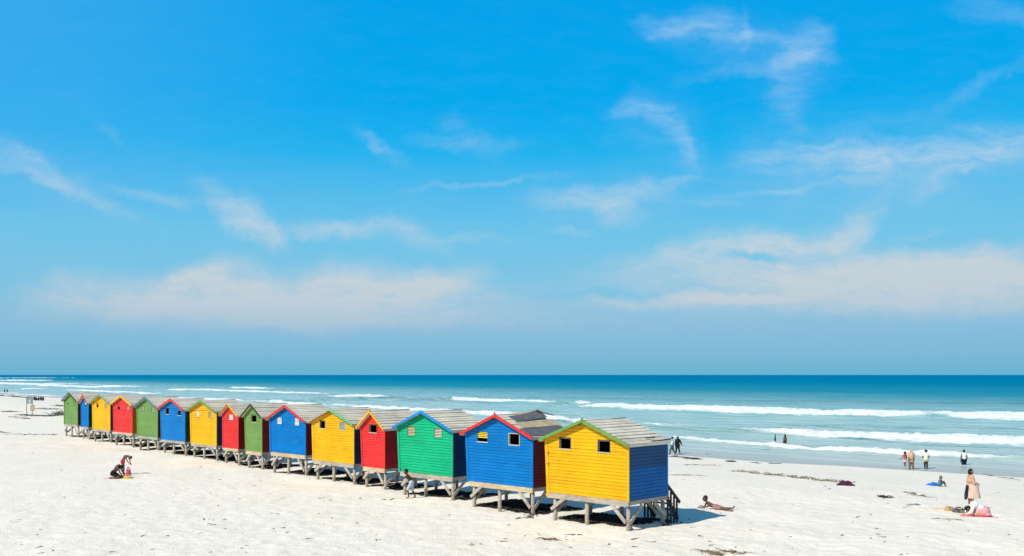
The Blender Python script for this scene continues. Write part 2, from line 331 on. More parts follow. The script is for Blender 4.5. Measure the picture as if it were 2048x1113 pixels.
for pts, th, k in FOAM:
    q, dz, hh, ins = line(pts, th); nearf = np.clip(1.25 - Yw / 330, 0, 1); hw = np.maximum(dz * (.17 + .33 * nearf) * thick, .2); r = (q + edge * hw * .42) / hw
    brk = np.clip(1.08 + 1.1 * vnoise(S_, U_ * .3, 11, 28) + .8 * vnoise(S_, U_, 4, 29), .35, 1.1); foam = np.maximum(foam, k * brk * ins * np.clip(np.where(r > 0, 1.5 - 1.2 * r, 1.12 + .62 * r), 0, 1))
    trail = np.clip(1 - np.abs((q - hw * 2.4) / (hw * 3.2)), 0, 1) * (.10 + .27 * nearf) * k * ins; foam = np.maximum(foam, trail)      # spent foam left seaward
    h = np.minimum(hh * (.45 + .3 * nearf), 1.3); Hw += ins * h * np.where(r > 0, np.exp(-(r / 1.6) ** 2), np.exp(-(r / .75) ** 2))
    if k > .8: green = np.maximum(green, nearf * ins * .75 * np.exp(-((r - 1.2) / .9) ** 2))
for pts, th in SWELL:
    q, dz, hh, ins = line(pts, th); r = (q + edge * dz * .25) / np.maximum(dz * .5, .3); e = ins * np.exp(-r ** 2); Hw += e * np.minimum(hh * .55, .9); swell = np.maximum(swell, e * np.clip(1.7 - Yw / 330, 0, 1))
Hw += np.clip(foam * 1.4, 0, 1) * (vnoise(S_ / 1.6, U_, 1.2, 41) * .34 + vnoise(S_, U_, .6, 42) * .24)
for pts, th in (([(1290,857),(1400,861),(1500,866)], 9), ([(1112,807),(1135,808.5),(1156,809)], 7), ([(1540,858),(1640,860),(1760,866)], 5), ([(1060,842),(1130,848)], 6), ([(560,806),(640,803),(700,800)], 6), ([(770,799),(900,800)], 6)):
    q, dz, hh, ins = line(pts, th); r = (q + edge * dz * .15) / np.maximum(dz * .5, .3); e = ins * np.exp(-r ** 2); Hw += e * np.minimum(hh * .7, .9); green = np.maximum(green, e)
fade_in = np.clip(Doff / 10, 0, 1); far = np.clip(Yw / 900, 0, 1)
Hw += fade_in * (vnoise(S_ / 3.2, U_, 2.6, 31) * .14 + vnoise(S_ / 4, U_, 8, 32) * .30 + vnoise(S_ / 5, U_, 34, 33) * .55 * np.clip(Doff / 120, 0, 1)) * (1 - .0 * far)
Hw = np.where(Doff < 1.5, Hw * np.clip(Doff / 1.5, 0, 1), Hw)
m, t, b = mat('sea water'); g = t.add('ShaderNodeNewGeometry').outputs['Position']
A = lambda n: t.add('ShaderNodeAttribute', attribute_name=n).outputs['Fac']
lg = t.math('MULTIPLY', t.math('LOGARITHM', t.math('ADD', t.math('MULTIPLY', t.math('MAXIMUM', A('offshore'), 0.), .86), 1.0), 10.0), .25)
gr = t.mapping(t.mapping(g, rot=(0, 0, -YAW)), scale=(.28, 1, 1))
pn = t.noise(gr, .10, 5, .6); pn2 = t.noise(t.mapping(gr, scale=(.35, 1, 1)), .34, 5, .65); lg2 = t.math('ADD', lg, t.math('ADD', t.math('MULTIPLY', t.math('SUBTRACT', pn, .5), .10), t.math('MULTIPLY', t.math('SUBTRACT', pn2, .5), .12)))
wc = t.ramp(lg2, [(0, (.43, .43, .39)), (.16, (.42, .44, .395)), (.27, (.355, .455, .40)), (.36, (.255, .435, .40)), (.45, (.185, .41, .395)), (.53, (.09, .335, .385)), (.60, (.016, .245, .35)), (.70, (.0, .19, .335)), (.82, (.0, .172, .34)), (1, (.002, .152, .345))])
wc = t.mix(t.math('MULTIPLY', A('crest'), .9), wc, (.13, .29, .225))
wc = t.mix(t.math('MULTIPLY', A('swell'), .95), wc, (.05, .20, .235)); lace = t.noise(gr, .42, 7, .72); lace2 = t.noise(gr, 1.6, 5, .7)
fa = A('foam'); fn = t.math('ADD', fa, t.math('ADD', t.math('MULTIPLY', t.math('SUBTRACT', lace, .5), .95), t.math('MULTIPLY', t.math('SUBTRACT', lace2, .5), .55)))
ff = t.mapr(fn, .34, .74, 0, 1, True)
ff = t.math('MULTIPLY', ff, t.mapr(fa, .02, .14, 0, 1))
drift = t.math('MULTIPLY', t.mapr(t.noise(t.mapping(gr, scale=(.5, 1.6, 1)), .5, 7, .75), .44, .68, 0, .75), t.math('MULTIPLY', t.mapr(lg, .60, .46), t.mapr(lg, .1, .24)))
cfin = t.mix(t.math('MAXIMUM', ff, drift), wc, (.84, .86, .85))
t.link(cfin, b.inputs['Base Color']); b.inputs['IOR'].default_value = 1.33
t.link(t.math('ADD', t.math('MULTIPLY', ff, .5), .22), b.inputs['Roughness']); t.link(t.math('MULTIPLY', t.math('SUBTRACT', 1.0, ff), t.mapr(lg, .2, .55, .05, .0)), b.inputs['Specular IOR Level'])
hb = t.math('ADD', t.math('MULTIPLY', t.noise(gr, 1.3, 5, .65), .7), t.math('ADD', t.math('MULTIPLY', t.noise(gr, .25, 4, .6), 1.6), t.math('MULTIPLY', ff, t.noise(g, 1.6, 5, .7))))
bp = t.add('ShaderNodeBump', i_Distance=.35, i_Height=hb); t.link(t.mapr(lg, .05, .25, .08, .8), bp.inputs['Strength']); t.link(bp.outputs[0], b.inputs['Normal'])
def wave_z(x, y):
    i = int(np.argmin((Xw - x) ** 2 + (Yw - y) ** 2)); return SEA + float(Hw.flat[i])
sea = grid_mesh('sea_water', Xw, Yw, SEA + Hw, m); tag(sea, kind='structure')
for nme, arr in (('offshore', Doff), ('foam', foam), ('crest', green), ('swell', swell)):
    a = sea.data.attributes.new(nme, 'FLOAT', 'POINT'); a.data.foreach_set('value', arr.astype(np.float32).ravel())

# ------------------------------------------------------------------ the row of beach huts
CA, SA = math.cos(YAW), math.sin(YAW)        # local x along the front (to the right), local y towards the sea
def front_hit(px, O):           # where a ray at photo column px meets the vertical front plane through O
    k = (px - CX) / F           # X = k Y ;  O + a*(CA,SA)
    a = (O[0] - k * O[1]) / (k * SA - CA); return a
HUTS = json_huts = [
 # BLx  BRx   BRy   ERx   ERy   PKy  ELx   front side sideL  trimL trimR finial windows [(x0,x1,y0,y1,kind)]
 dict(BL=128.7, BR=156, by=850.7, ey=801.5, pk=784.6, EL=128.7, c=(OLV,MAR), t=(TEAL,DGRN), d='green', sd='maroon', td='slate blue', w=[(134.2,137.2,806.7,809,'slot'),(147,151.2,800.5,810.5,'shut')]),
 dict(BL=163.5, BR=177.7, by=855.0, ey=804.2, pk=789.5, EL=162.9, c=(BLU,DGRN), t=(RED,RED), d='blue', sd='dark green', td='red', w=[(169.8,174,804,812,'board')]),
 dict(BL=186, BR=221, by=861.2, ey=806, pk=789, EL=185.5, c=(YEL,NAVY), t=(LGRN,LGRN), d='yellow', sd='navy', td='green', w=[(193.4,197.8,805,816,'half'),(210,214.6,807,818,'grey')]),
 dict(BL=228, BR=265.7, by=867.2, ey=809, pk=791, EL=227.3, c=(RED,MUST), t=(YEL,YEL), d='red', sd='mustard', td='yellow', w=[(236,240.6,809,820.4,'half'),(254,259.2,810.6,821.8,'grey')]),
 dict(BL=275.8, BR=316, by=876, ey=814, pk=793.4, EL=274.4, c=(OLV,MAR), t=(TEAL,TEAL), d='green', sd='maroon', td='slate blue', w=[(283.2,289,812,822.8,'grey'),(303.7,310,814,825.7,'grey')]),
 dict(BL=324.2, BR=371, by=884, ey=818.8, pk=797.3, EL=322, c=(BLU,DGRN), t=(RED,RED), d='blue', sd='dark green', td='red', w=[(332.4,338.7,816,829.6,'open'),(356,362.3,818.8,832,'yhalf')]),
 dict(BL=384.2, BR=433.6, by=892, ey=821.8, pk=800.2, EL=381.2, c=(YEL,NAVY), t=(LGRN,LGRN), d='yellow', sd='navy', td='green', w=[(392.4,399.4,821,835,'white'),(417.4,424.2,823.7,837.5,'grey')]),
 dict(BL=446.8, BR=477.4, by=898.5, ey=829, pk=806.7, EL=446.1, c=(RED,MAR), t=(MUST,YEL), d='red', sd='dark red', td='mustard', w=[(457.8,467.3,828.2,841.5,'white')]),
 dict(BL=492.3, BR=524.7, by=905, ey=831.3, pk=807.7, EL=490.6, c=(OLV,MAR), t=(DGRN,DGRN), d='green', sd='dark red', td='dark green', w=[(503.2,513.8,830.2,845.2,'open')]),
 dict(BL=541.5, BR=611.9, by=911.3, ey=840.5, pk=809.7, EL=540.5, c=(BLU,MAR), t=(RED,RED), d='blue', sd='dark red', td='red', w=[(553.8,564.7,833.7,849.7,'white'),(589,599.5,835,852.8,'white')]),
 dict(BL=627.2, BR=708.5, by=928.7, ey=846.7, pk=816.5, EL=625, c=(YEL,NAVY), t=(GREYW,TGRN), d='yellow', sd='navy', td='grey and green', w=[(640.4,651.2,841,858,'open'),(680,691.2,843.6,861,'bluesl')]),
 dict(BL=726.2, BR=770.4, by=938, ey=854.3, pk=821, EL=722.6, c=(RED,(.42,.018,.02)), t=(YEL,YEL), d='red', sd='red', td='yellow', w=[(739.6,754.6,848.2,866.4,'open')]),
 dict(BL=800, BR=906, by=954.6, ey=859.2, pk=821.5, EL=796.3, c=(GRN,NAVY), t=(CYBL,CYBL), d='emerald green', sd='navy', td='blue', w=[(815.3,831,851.9,872.5,'tan'),(868.6,884.9,855.5,876.9,'pink')]),
 dict(BL=939, BR=1065.9, by=976.4, ey=872.5, pk=828.3, EL=933, c=(BLU,MAR), t=(RED,RED), d='blue', sd='dark red', td='red', w=[(954.8,976.6,862.3,885.1,'yslat'),(1018.4,1040.2,867.2,891.4,'ytrim')]),
 dict(BL=1098, BR=1257.6, by=1003, ey=886.4, pk=839, EL=1092.1, c=(YEL,BLU), t=(LGRN,LGRN), d='yellow', sd='blue', td='green', w=[(1119.5,1142.9,874.7,899.4,'open'),(1196.3,1221.6,879.9,906.5,'green')])]
INDEX = ['fifteenth and last', 'fourteenth', 'thirteenth', 'twelfth', 'eleventh', 'tenth', 'ninth', 'eighth', 'seventh', 'sixth', 'fifth', 'fourth', 'third', 'second', 'first']
LABELS = [
 'green hut at the far left end of the row, with slate blue gable trim',
 'narrow blue hut with red trim squeezed between far left green and yellow huts',
 'yellow hut with green trim just right of the narrow blue hut',
 'red hut with wide yellow trim and two windows, right of a yellow hut',
 'wide green hut with slate blue trim between a red hut and a blue hut',
 'blue hut with red trim between a wide green hut and a yellow hut',
 'yellow hut with matching green trim on both slopes left of a narrow red hut',
 'narrow red hut with one white slatted window beside a narrow green hut',
 'narrow green hut with dark trim and one black window, between red and blue huts',
 'blue hut with faded front and two white slatted windows under red trim',
 'yellow hut with half grey, half green gable trim and open left window',
 'narrow red hut with yellow trim beside the emerald green hut',
 'emerald green hut with blue gable trim and pinkish slatted windows',
 'large blue hut with red trim and dark felt patches on its roof',
 'large yellow hut with blue side wall at the near right end of the row']
BH = .122
def rows(z0, z1, extra=()):
    zs = [z0 + i * BH for i in range(int((z1 - z0) / BH) + 2) if z0 + i * BH < z1 - 1e-4] + [z1] + [e for e in extra if z0 < e < z1]
    zs = sorted(set(round(z, 5) for z in zs)); return zs
def lap(z, z0):                      # how far a board face stands out at height z
    f = ((z - z0) / BH) % 1.0; return .026 * (1 - f) + .003
GAP = .012
def wall_boards(mb, z0, ztop, xl, xr, to3, holes=(), mfun=None):
    zs = rows(z0, ztop, [h[2] for h in holes] + [h[3] for h in holes] + [z0 + k * BH + GAP for k in range(1, 40)])
    for a, c in zip(zs[:-1], zs[1:]):
        if c - a < 1e-4: continue
        ph = (((a + c) / 2 - z0) / BH) % 1.0 * BH; gap = ph < GAP and a > z0 + BH * .5
        oa, oc = (-.010, -.010) if gap else (lap(a + 1e-6, z0), lap(c - 1e-6, z0)); mi = mfun((a + c) / 2) if mfun else 0
        spans = [(xl(a), xr(a), xl(c), xr(c))]
        for (hx0, hx1, hz0, hz1) in holes:
            if hz0 < (a + c) / 2 < hz1:
                out = []
                for (p, q, r, s) in spans:
                    if hx0 > p and hx1 < q: out += [(p, hx0, r, hx0), (hx1, q, hx1, s)]
                    else: out.append((p, q, r, s))
                spans = out
        for (p, q, r, s) in spans:
            if q - p < .004: continue
            mb.face([to3(p, oa, a), to3(q, oa, a), to3(s, oc, c), to3(r, oc, c)], mi)
            if gap:
                o2 = lap(c + 1e-6, z0); o1 = lap(a - 1e-6, z0)
                mb.face([to3(r, oc, c), to3(s, oc, c), to3(s, o2, c), to3(r, o2, c)], mi)
                mb.face([to3(p, o1, a), to3(q, o1, a), to3(q, oa, a), to3(p, oa, a)], mi)
FRAMEW = plain((.13, .10, .07), .8, .15, name='window paint')
SLATC = dict(white=(.72, .72, .70), grey=(.42, .40, .36), tan=(.60, .40, .24), pink=(.60, .44, .38), yslat=(.80, .52, .03), bluesl=(.30, .42, .60), yhalf=(.7, .45, .03), half=(.33, .20, .12), board=(.62, .45, .27), shut=(.16, .25, .04))
hut_roots = []
def make_hut(i, h):
    near = h['BR'] > 500
    # row line: depth of every front right corner follows one straight line on the sand
    yline = 252.6 - (1257.6 - h['BR']) * .1378; fl = EYE - 1.085
    Z = fl * F / yline; O = ((h['BR'] - CX) / F * Z, Z)            # front right corner, plan
    zf = EYE - (h['by'] - HY) * Z / F; ze = EYE - (h['ey'] - HY) * Z / F
    aL = front_hit(h['EL'], O); W = -aL; lean = max(0, front_hit(h['BL'], O) - aL)
    lean = min(lean, .12)
    ov, ovb, ovs = (.20, .10 if i == 14 else .16, .13); D = 2.28 if i == 14 else 2.1
    base = Vector((O[0] - W * CA, O[1] - W * SA, 0)); base.z = gz(base.x, base.y)
    root = empty('beach_hut', base, YAW); g0 = base.z
    pm = (base.x + W / 2 * CA + ov * SA, base.y + W / 2 * SA - ov * CA)
    zp = EYE - (h['pk'] - HY) * pm[1] / F - .05 - g0; zf -= g0; ze -= g0
    tag(root, LABELS[i], 'beach hut', 'painted beach huts standing in a row on stilts')
    xm = W / 2; zw = zp - .07
    xl = lambda z: lean * (ze - z) / (ze - zf) if z < ze else (z - ze) / (zw - ze) * xm
    xr = lambda z: W if z < ze else W - (z - ze) / (zw - ze) * (W - xm)
    fc, sc2 = h['c']; PF = paint(fc, .9 if i in (12, 9) else .5); PS = paint(sc2, .4)
    # windows in hut coordinates
    wins = []
    for (x0, x1, y0, y1, kd) in h['w']:
        a0 = front_hit(x0, O) + W; a1 = front_hit(x1, O) + W; am = (a0 + a1) / 2 - W; zz = O[1] + am * SA
        wins.append((a0, a1, EYE - (y1 - HY) * zz / F - g0, EYE - (y0 - HY) * zz / F - g0, kd))
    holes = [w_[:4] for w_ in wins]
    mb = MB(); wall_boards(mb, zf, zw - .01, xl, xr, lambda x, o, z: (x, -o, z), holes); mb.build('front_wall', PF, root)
    mb = MB(); top = ze - .02
    mats = [PS]; mf = None
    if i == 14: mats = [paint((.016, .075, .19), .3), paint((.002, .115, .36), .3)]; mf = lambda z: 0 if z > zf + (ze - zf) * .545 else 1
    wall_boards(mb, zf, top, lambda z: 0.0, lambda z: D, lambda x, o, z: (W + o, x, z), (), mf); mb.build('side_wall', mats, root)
    mb = MB(); wall_boards(mb, zf, top, lambda z: 0.0, lambda z: D, lambda x, o, z: (xl(z) - o, x, z)); mb.build('side_wall', PS, root)
    mb = MB(); wall_boards(mb, zf, zw - .01, xl, xr, lambda x, o, z: (x, D + o, z)); mb.build('back_wall', PS, root)
    # corner boards
    cb = .085 if W > 2 else .06
    mb = MB(); drop = .21 if i == 14 else .02
    mb.hexa([(xl(zf) - .04, -.045, zf - drop), (xl(zf) + cb, -.045, zf - drop), (xl(zf) + cb, -.0005, zf - drop), (xl(zf) - .04, -.0005, zf - drop), (-.04, -.045, ze - .005), (cb, -.045, ze - .005), (cb, -.0005, ze - .005), (-.04, -.0005, ze - .005)])
    mb.build('corner_board', PF, root)
    mb = MB(); mb.box(W - cb * .5, W + .034, -.044, -.0005, zf - .015, ze - .02); mb.build('corner_board', PF, root)
    mb = MB(); mb.box(W + .002, W + .036, D - .05, D + .03, zf - .01, ze - .03); mb.build('corner_board', PS, root)
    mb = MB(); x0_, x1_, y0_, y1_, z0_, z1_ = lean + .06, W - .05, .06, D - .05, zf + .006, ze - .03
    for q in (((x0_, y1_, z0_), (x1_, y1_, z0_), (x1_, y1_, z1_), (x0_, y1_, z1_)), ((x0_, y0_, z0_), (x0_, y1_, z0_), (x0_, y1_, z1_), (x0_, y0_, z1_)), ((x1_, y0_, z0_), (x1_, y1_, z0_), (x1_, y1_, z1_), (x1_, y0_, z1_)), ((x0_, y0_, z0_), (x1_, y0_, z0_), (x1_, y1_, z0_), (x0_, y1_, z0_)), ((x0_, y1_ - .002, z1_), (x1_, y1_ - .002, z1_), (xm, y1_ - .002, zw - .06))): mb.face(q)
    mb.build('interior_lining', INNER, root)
    # floor and beams
    mb = MB(); mb.box(.04, W - .02, .03, D - .02, zf - .05, zf - .004); mb.build('floor', GREYW, root)
    bw = WARMW if i in (8, 9, 11, 13, 3, 7) else GREYW
    mb = MB(); bh_ = .205 if near else .17
    mb.box(xl(zf) + .09, W + .03, -.06, .02, zf - bh_, zf - .006)
    if W > 2: mb.box(W * .42, W + .032, -.064, -.0605, zf - bh_ + .01, zf - .01)
    mb.build('floor_beam', bw, root)
    mb = MB(); mb.box(W - .05, W + .034, .024, D, zf - .15, zf - .008); mb.build('floor_beam', GREYW, root)
    mb = MB(); mb.box(lean, lean + .08, .024, D, zf - .15, zf - .052); mb.build('floor_beam', GREYW, root)
    mb = MB(); mb.box(lean + .09, W - .06, D - .09, D - .01, zf - .16, zf - .052); mb.build('floor_beam', GREYW, root)
    # legs and braces
    lr = .078; zb = zf - bh_ + .02
    xs = [lean + .30, W * .5, W - .07] if W > 2 else [lean + .24, W - .07]
    for yb in (.07, D - .16):
        for k, xx in enumerate(xs):
            mb = MB(); j = lambda: random.uniform(-.03, .03); lo = gz(base.x + xx * CA - yb * SA, base.y + xx * SA + yb * CA) - g0 - .35
            mb.tube([(xx + j(), yb + j(), lo), (xx, yb, (lo + zb) / 2), (xx, yb, zb)], [lr * 1.04, lr, lr * .96], 12); mb.build('leg', GREYW, root)
    bz = zb - .02; lowz = .36
    def brace(a, c, side, wd=.125): mb = MB(); mb.bar(a, c, wd, .05, side); mb.build('brace', GREYW, root)
    run = .62 if W > 2 else .42
    brace((xs[0] + run - .1, -.038, bz + .03), (xs[0] - .12, -.038, lowz + .08), (0, 1, 0))
    brace((W - .07 - run - .05, -.038, bz + .03), (W - .10, -.038, lowz - .06), (0, 1, 0))
    brace((W + .036, .72, bz + .02), (W + .036, .06, lowz - .06), (1, 0, 0))
    brace((W + .036, D - .82, bz + .02), (W + .036, D - .12, lowz - .02), (1, 0, 0))
    brace((W - .75, D - .26, bz), (W - .15, D - .26, lowz), (0, 1, 0)); brace((xs[0] + .6, D - .26, bz), (xs[0] + .05, D - .26, lowz), (0, 1, 0))
    brace((xs[0], .85, bz), (xs[0], .16, lowz), (1, 0, 0))
    # roof: planks laid along the ridge, lapped downwards
    sl = (zp - ze) / xm; mb = MB(); n = 9 if W > 2 else 7; rmat = [ROOFW]
    for sgn in (-1, 1):
        xe = xm + ovs
        for k in range(n):
            t0, t1 = k / n, (k + 1) / n + .02; y1 = D + ovb + random.uniform(-.06, .07); y0 = -ov + random.uniform(-.01, .01)
            w0 = random.uniform(-.008, .008); w1 = random.uniform(-.012, .012); s0 = random.uniform(-.02, .015)
            xa, xb = xm + sgn * xe * t0, xm + sgn * xe * t1; za, zb2 = zp - sl * xe * t0, zp - sl * xe * t1
            q = [(xa, y0, za - .020), (xb, y0, zb2 + .014), (xb, y1, zb2 + .014 + w1 + s0 * .5), (xa, y1, za - .020 + s0 * .5)]
            top_ = [(x, y, z + .026 + w0) for x, y, z in q]
            if sgn < 0: q = [q[1], q[0], q[3], q[2]]; top_ = [top_[1], top_[0], top_[3], top_[2]]
            mb.hexa(q + top_)
    mb.build('roof', rmat, root)
    mb = MB(); mb.tube([(xm, -ov, zp + .03), (xm, D * .5, zp + .018), (xm, D + ovb, zp + .028)], .022, 6); mb.build('ridge_cap', ROOFW, root)
    for sgn, tcol in zip((-1, 1), h['t']):
        tm = tcol if not isinstance(tcol, tuple) else paint(tcol, .6); hh = .115 if W > 2 else .10
        mb = MB(); xe = xm + ovs + .04; a = (xm + (.0 if sgn > 0 else .0), zp + .045); c = (xm + sgn * xe, zp + .045 - sl * xe)
        y0, y1 = -ov - .05, -ov - .012
        q = [(a[0], y0, a[1] - hh * 1.05), (c[0], y0, c[1] - hh), (c[0], y1, c[1] - hh), (a[0], y1, a[1] - hh * 1.05), (a[0], y0, a[1]), (c[0], y0, c[1]), (c[0], y1, c[1]), (a[0], y1, a[1])]
        if sgn < 0: q = [q[1], q[0], q[3], q[2], q[5], q[4], q[7], q[6]]
        mb.hexa(q); mb.build('barge_board', tm, root)
        mb = MB(); xf = xm + sgn * (xm + ovs - .01); zf2 = zp - sl * (xm + ovs - .01)
        mb.box(min(xf, xf + sgn * .03), max(xf, xf + sgn * .03), -ov + .012, D + ovb - .05, zf2 - .10, zf2 - .008); mb.build('fascia_board', ROOFW, root)
    if i in (14, 13, 11):
        mb = MB(); c = h['t'][1]; mb.hexa([(xm - .045, -ov - .06, zp - .06), (xm + .045, -ov - .06, zp - .06), (xm + .045, -ov - .052, zp - .06), (xm - .045, -ov - .052, zp - .06), (xm - .02, -ov - .06, zp + .115), (xm + .02, -ov - .06, zp + .115), (xm + .02, -ov - .01, zp + .115), (xm - .02, -ov - .01, zp + .115)])
        mb.build('finial', paint(c, .6), root)
    # windows
    for (a0, a1, z0, z1, kd) in wins:
        fr = .022 if W > 2 else .018; fm = {'ytrim': paint((.60, .46, .17), .6), 'open': FRAMEW, 'green': FRAMEW}.get(kd, PF)
        if kd == 'slot': fr = .008
        f_ = MB(); f_.box(a0 - .004, a0 + fr, -.034, .05, z0, z1); f_.box(a1 - fr, a1 + .004, -.034, .05, z0, z1)
        f_.box(a0 + fr, a1 - fr, -.034, .05, z1 - fr, z1 + .004)
        wf = f_.build('window', fm, root)
        s_ = MB(); s_.box(a0 - .006, a1 + .006, -.04, .052, z0 - .008, z0 + fr * 1.3)
        sm = {'green': plain((.35, .48, .36), .7, name='window paint'), 'half': PF, 'slot': PF, 'shut': PF, 'board': PF, 'grey': PF, 'white': PF, 'tan': PF, 'pink': PF}.get(kd, plain((.50, .47, .41), .7, name='window paint')); s_.build('sill', sm, wf)
        hgt = z1 - z0; c0 = SLATC.get(kd)
        lv = MB(); xi0, xi1 = a0 + fr + .004, a1 - fr - .004
        if kd in ('white', 'grey', 'tan', 'pink', 'bluesl', 'yslat', 'half', 'yhalf'):
            ns = 6 if W > 2 and near else 5; lo = z0 + fr * 1.5; full_ = z1 - fr - lo
            for k in range(ns):
                zc_ = lo + full_ * (k + .5) / ns
                if kd in ('yslat',) and k < 2: continue
                if kd == 'half' and k < 3: continue
                if kd == 'yhalf' and k < 4: continue
                tilt = random.uniform(-.01, .01) if kd in ('tan',) else 0; sh = full_ / ns * .62
                lv.hexa([(xi0, -.012, zc_ - sh / 2), (xi1, -.012, zc_ - sh / 2 + tilt), (xi1, .0, zc_ - sh / 2 + tilt), (xi0, .0, zc_ - sh / 2), (xi0, .028, zc_ + sh / 2), (xi1, .028, zc_ + sh / 2 + tilt), (xi1, .040, zc_ + sh / 2 + tilt), (xi0, .040, zc_ + sh / 2)])
            lv.build('slats', plain(c0, .75, .2, name='window paint'), wf)
        elif kd == 'board':
            lv.box(xi0, xi1, .0, .02, z0 + hgt * .3, z1 - fr - .004); lv.build('panel', plain(c0, .8, name='window paint'), wf)
        elif kd == 'shut':
            lv.box(xi0 + .05, xi1, -.02, .0, z0 + fr * 1.5 + .004, z1 - fr - .004); lv.build('shutter', plain(c0, .8, name='window paint'), wf)
        elif kd in ('open', 'green') and near:         # short leftover louvre ends on one jamb
            for k in range(6):
                zc_ = z0 + hgt * (k + .7) / 6.6; lv.box(xi0, xi0 + .035, -.004, .03, zc_ - .012, zc_ + .012)
            lv.box(xi0 + .036, xi1, .0, .02, z1 - fr - .035, z1 - fr - .006)
            lv.build('louvre_track', plain((.30, .27, .2), .8, name='window paint'), wf)
    if i == 14:
        # padlock hasps beside the left corner board
        for zz in (ze - .55, ze - .98):
            mb = MB(); mb.box(.12, .19, -.06, -.032, zz, zz + .03); mb.box(.15, .165, -.062, -.0605, zz - .1, zz); mb.build('hasp', plain((.12, .07, .04), .6, name='rusty iron'), root)
        mb = MB(); mb.bar((W + .1, D * .52, ze - .0), (W + .1, D + .1, ze + .03), .05, .03, (0, 0, 1)); mb.bar((W - .12, D * .5, zp - sl * (xm - .12) + .07), (W + .02, D * .66, zp - sl * (xm - .0) + .12), .06, .03, (0, 0, 1))
        mb.build('loose_batten', DARKW, root)
        # steps on the sea side
        st = MB()
        for k in range(4): st.box(W - 1.0, W - .08, D + .10 + k * .19, D + .30 + k * .19, zf - .14 - k * .24, zf - .10 - k * .24)
        st.build('step', DARKW, root)
        for xx in (W - .02, W - 1.06):
            rl = MB(); rl.bar((xx, D + .02, zf + .40), (xx, D + .86, zf - .34), .11, .045, (1, 0, 0)); top_z = lambda y: zf + .40 - (y - D - .02) * .88
            for k, yy in enumerate((.10, .30, .50, .68)): rl.box(xx - .06, xx - .0235, D + yy, D + yy + .085, -.3, top_z(D + yy + .05) - .02)
            rl.bar((xx - .08, D + .05, zf - .02), (xx - .08, D + .84, zf - 1.0), .16, .035, (1, 0, 0)); rl.build('stair_railing', DARKW, root)
    if i == 13:   # patched felt roof
        def patch(y0, y1, t0, t1, mm, lift, sgn=1, curl=0.0, skew=0.0):
            mb = MB(); xe = xm + ovs; P_ = lambda y, t_, dz: (xm + sgn * xe * t_, y, zp - sl * xe * t_ + lift + dz)
            nn = 6
            for a in range(nn):
                ya, yb = y0 + (y1 - y0) * a / nn, y0 + (y1 - y0) * (a + 1) / nn; ca = curl * (a / nn) ** 2; cb_ = curl * ((a + 1) / nn) ** 2; ka, kb = skew * a / nn, skew * (a + 1) / nn
                q = [P_(ya, t0 + ka, ca), P_(ya, t1 + ka, ca * .4), P_(yb, t1 + kb, cb_ * .4), P_(yb, t0 + kb, cb_)]; mb.hexa(q + [(x, y, z + .014) for x, y, z in q])
            return mb
        patch(-ov + .01, D + .2, .66, .985, FELT, .046).build('felt_patch', FELT, root)
        patch(.1, D + .26, .40, .64, BROWNR, .044, 1, .05).build('roof_board', BROWNR, root)
        patch(.3, D + .12, .13, .37, FELT, .05, 1, .16, -.06).build('felt_patch', FELT, root)
        patch(.9, D + .3, .0, .16, BROWNR, .044, 1, .14).build('roof_board', BROWNR, root)
        mb = MB(); mb.bar((xm + .2, D - .1, zp + .14), (xm + .9, D + .24, zp - .06), .06, .03, (0, 0, 1)); mb.build('loose_batten', DARKW, root)
    hut_roots.append((root, base, W, D)); return root
for i, h in enumerate(HUTS): make_hut(i, h)
# ------------------------------------------------------------------ people
tmp_scene = bpy.data.scenes.new('tmp')
def voxel(mb, size, smooth=4):
    me = mb.mesh('tmp', []); o = bpy.data.objects.new('tmp', me); tmp_scene.collection.objects.link(o)
    md = o.modifiers.new('r', 'REMESH'); md.mode = 'VOXEL'; md.voxel_size = size
    sm = o.modifiers.new('s', 'SMOOTH'); sm.iterations = smooth; sm.factor = .5
    with bpy.context.temp_override(scene=tmp_scene, view_layer=tmp_scene.view_layers[0]):
        dg = bpy.context.evaluated_depsgraph_get()
        r = bpy.data.meshes.new_from_object(o.evaluated_get(dg))
    out = MB(); out.v = [tuple(v.co) for v in r.vertices]; out.f = [list(p.vertices) for p in r.polygons]; out.m = [0] * len(out.f); out.sm = [True] * len(out.f)
    bpy.data.objects.remove(o); bpy.data.meshes.remove(me); bpy.data.meshes.remove(r); return out
STAND = dict(pelvis=(0, 0, .53), chest=(0, 0, .72), neck=(-.005, 0, .83), head=(.008, 0, .925), face=(1, 0, 0),
             shL=(0, .105, .805), shR=(0, -.105, .805), elL=(-.01, .135, .63), elR=(-.01, -.135, .63), wrL=(.03, .14, .485), wrR=(.03, -.14, .485),
             hiL=(0, .05, .51), hiR=(0, -.05, .51), knL=(.012, .055, .285), knR=(.012, -.055, .285), anL=(-.01, .055, .045), anR=(-.01, -.055, .045), toL=(.085, .065, .018), toR=(.085, -.065, .018))
def pose(**k): d = dict(STAND); d.update(k); return d
WALK = dict(hiL=(.0, .05, .51), knL=(.09, .05, .30), anL=(.13, .05, .05), toL=(.22, .055, .025), knR=(-.04, -.05, .28), anR=(-.17, -.05, .09), toR=(-.10, -.055, .02), elL=(-.07, .13, .63), wrL=(-.06, .14, .49), elR=(.05, -.13, .64), wrR=(.13, -.12, .52))
lerp = lambda a, b, t: Vector(a).lerp(Vector(b), t)
SKIN_D = plain((.085, .042, .026), .5, .12, 20, .3, 'skin'); SKIN_M = plain((.13, .062, .036), .5, .12, 20, .3, 'skin'); SKIN_B = plain((.20, .095, .05), .5, .12, 20, .3, 'skin'); SKIN_T = plain((.56, .32, .185), .5, .1, 20, .3, 'skin')
HAIR = plain((.012, .010, .009), .7, .3, 60, .2, 'hair'); EYE_M = plain((.01, .008, .008), .3, name='eye')
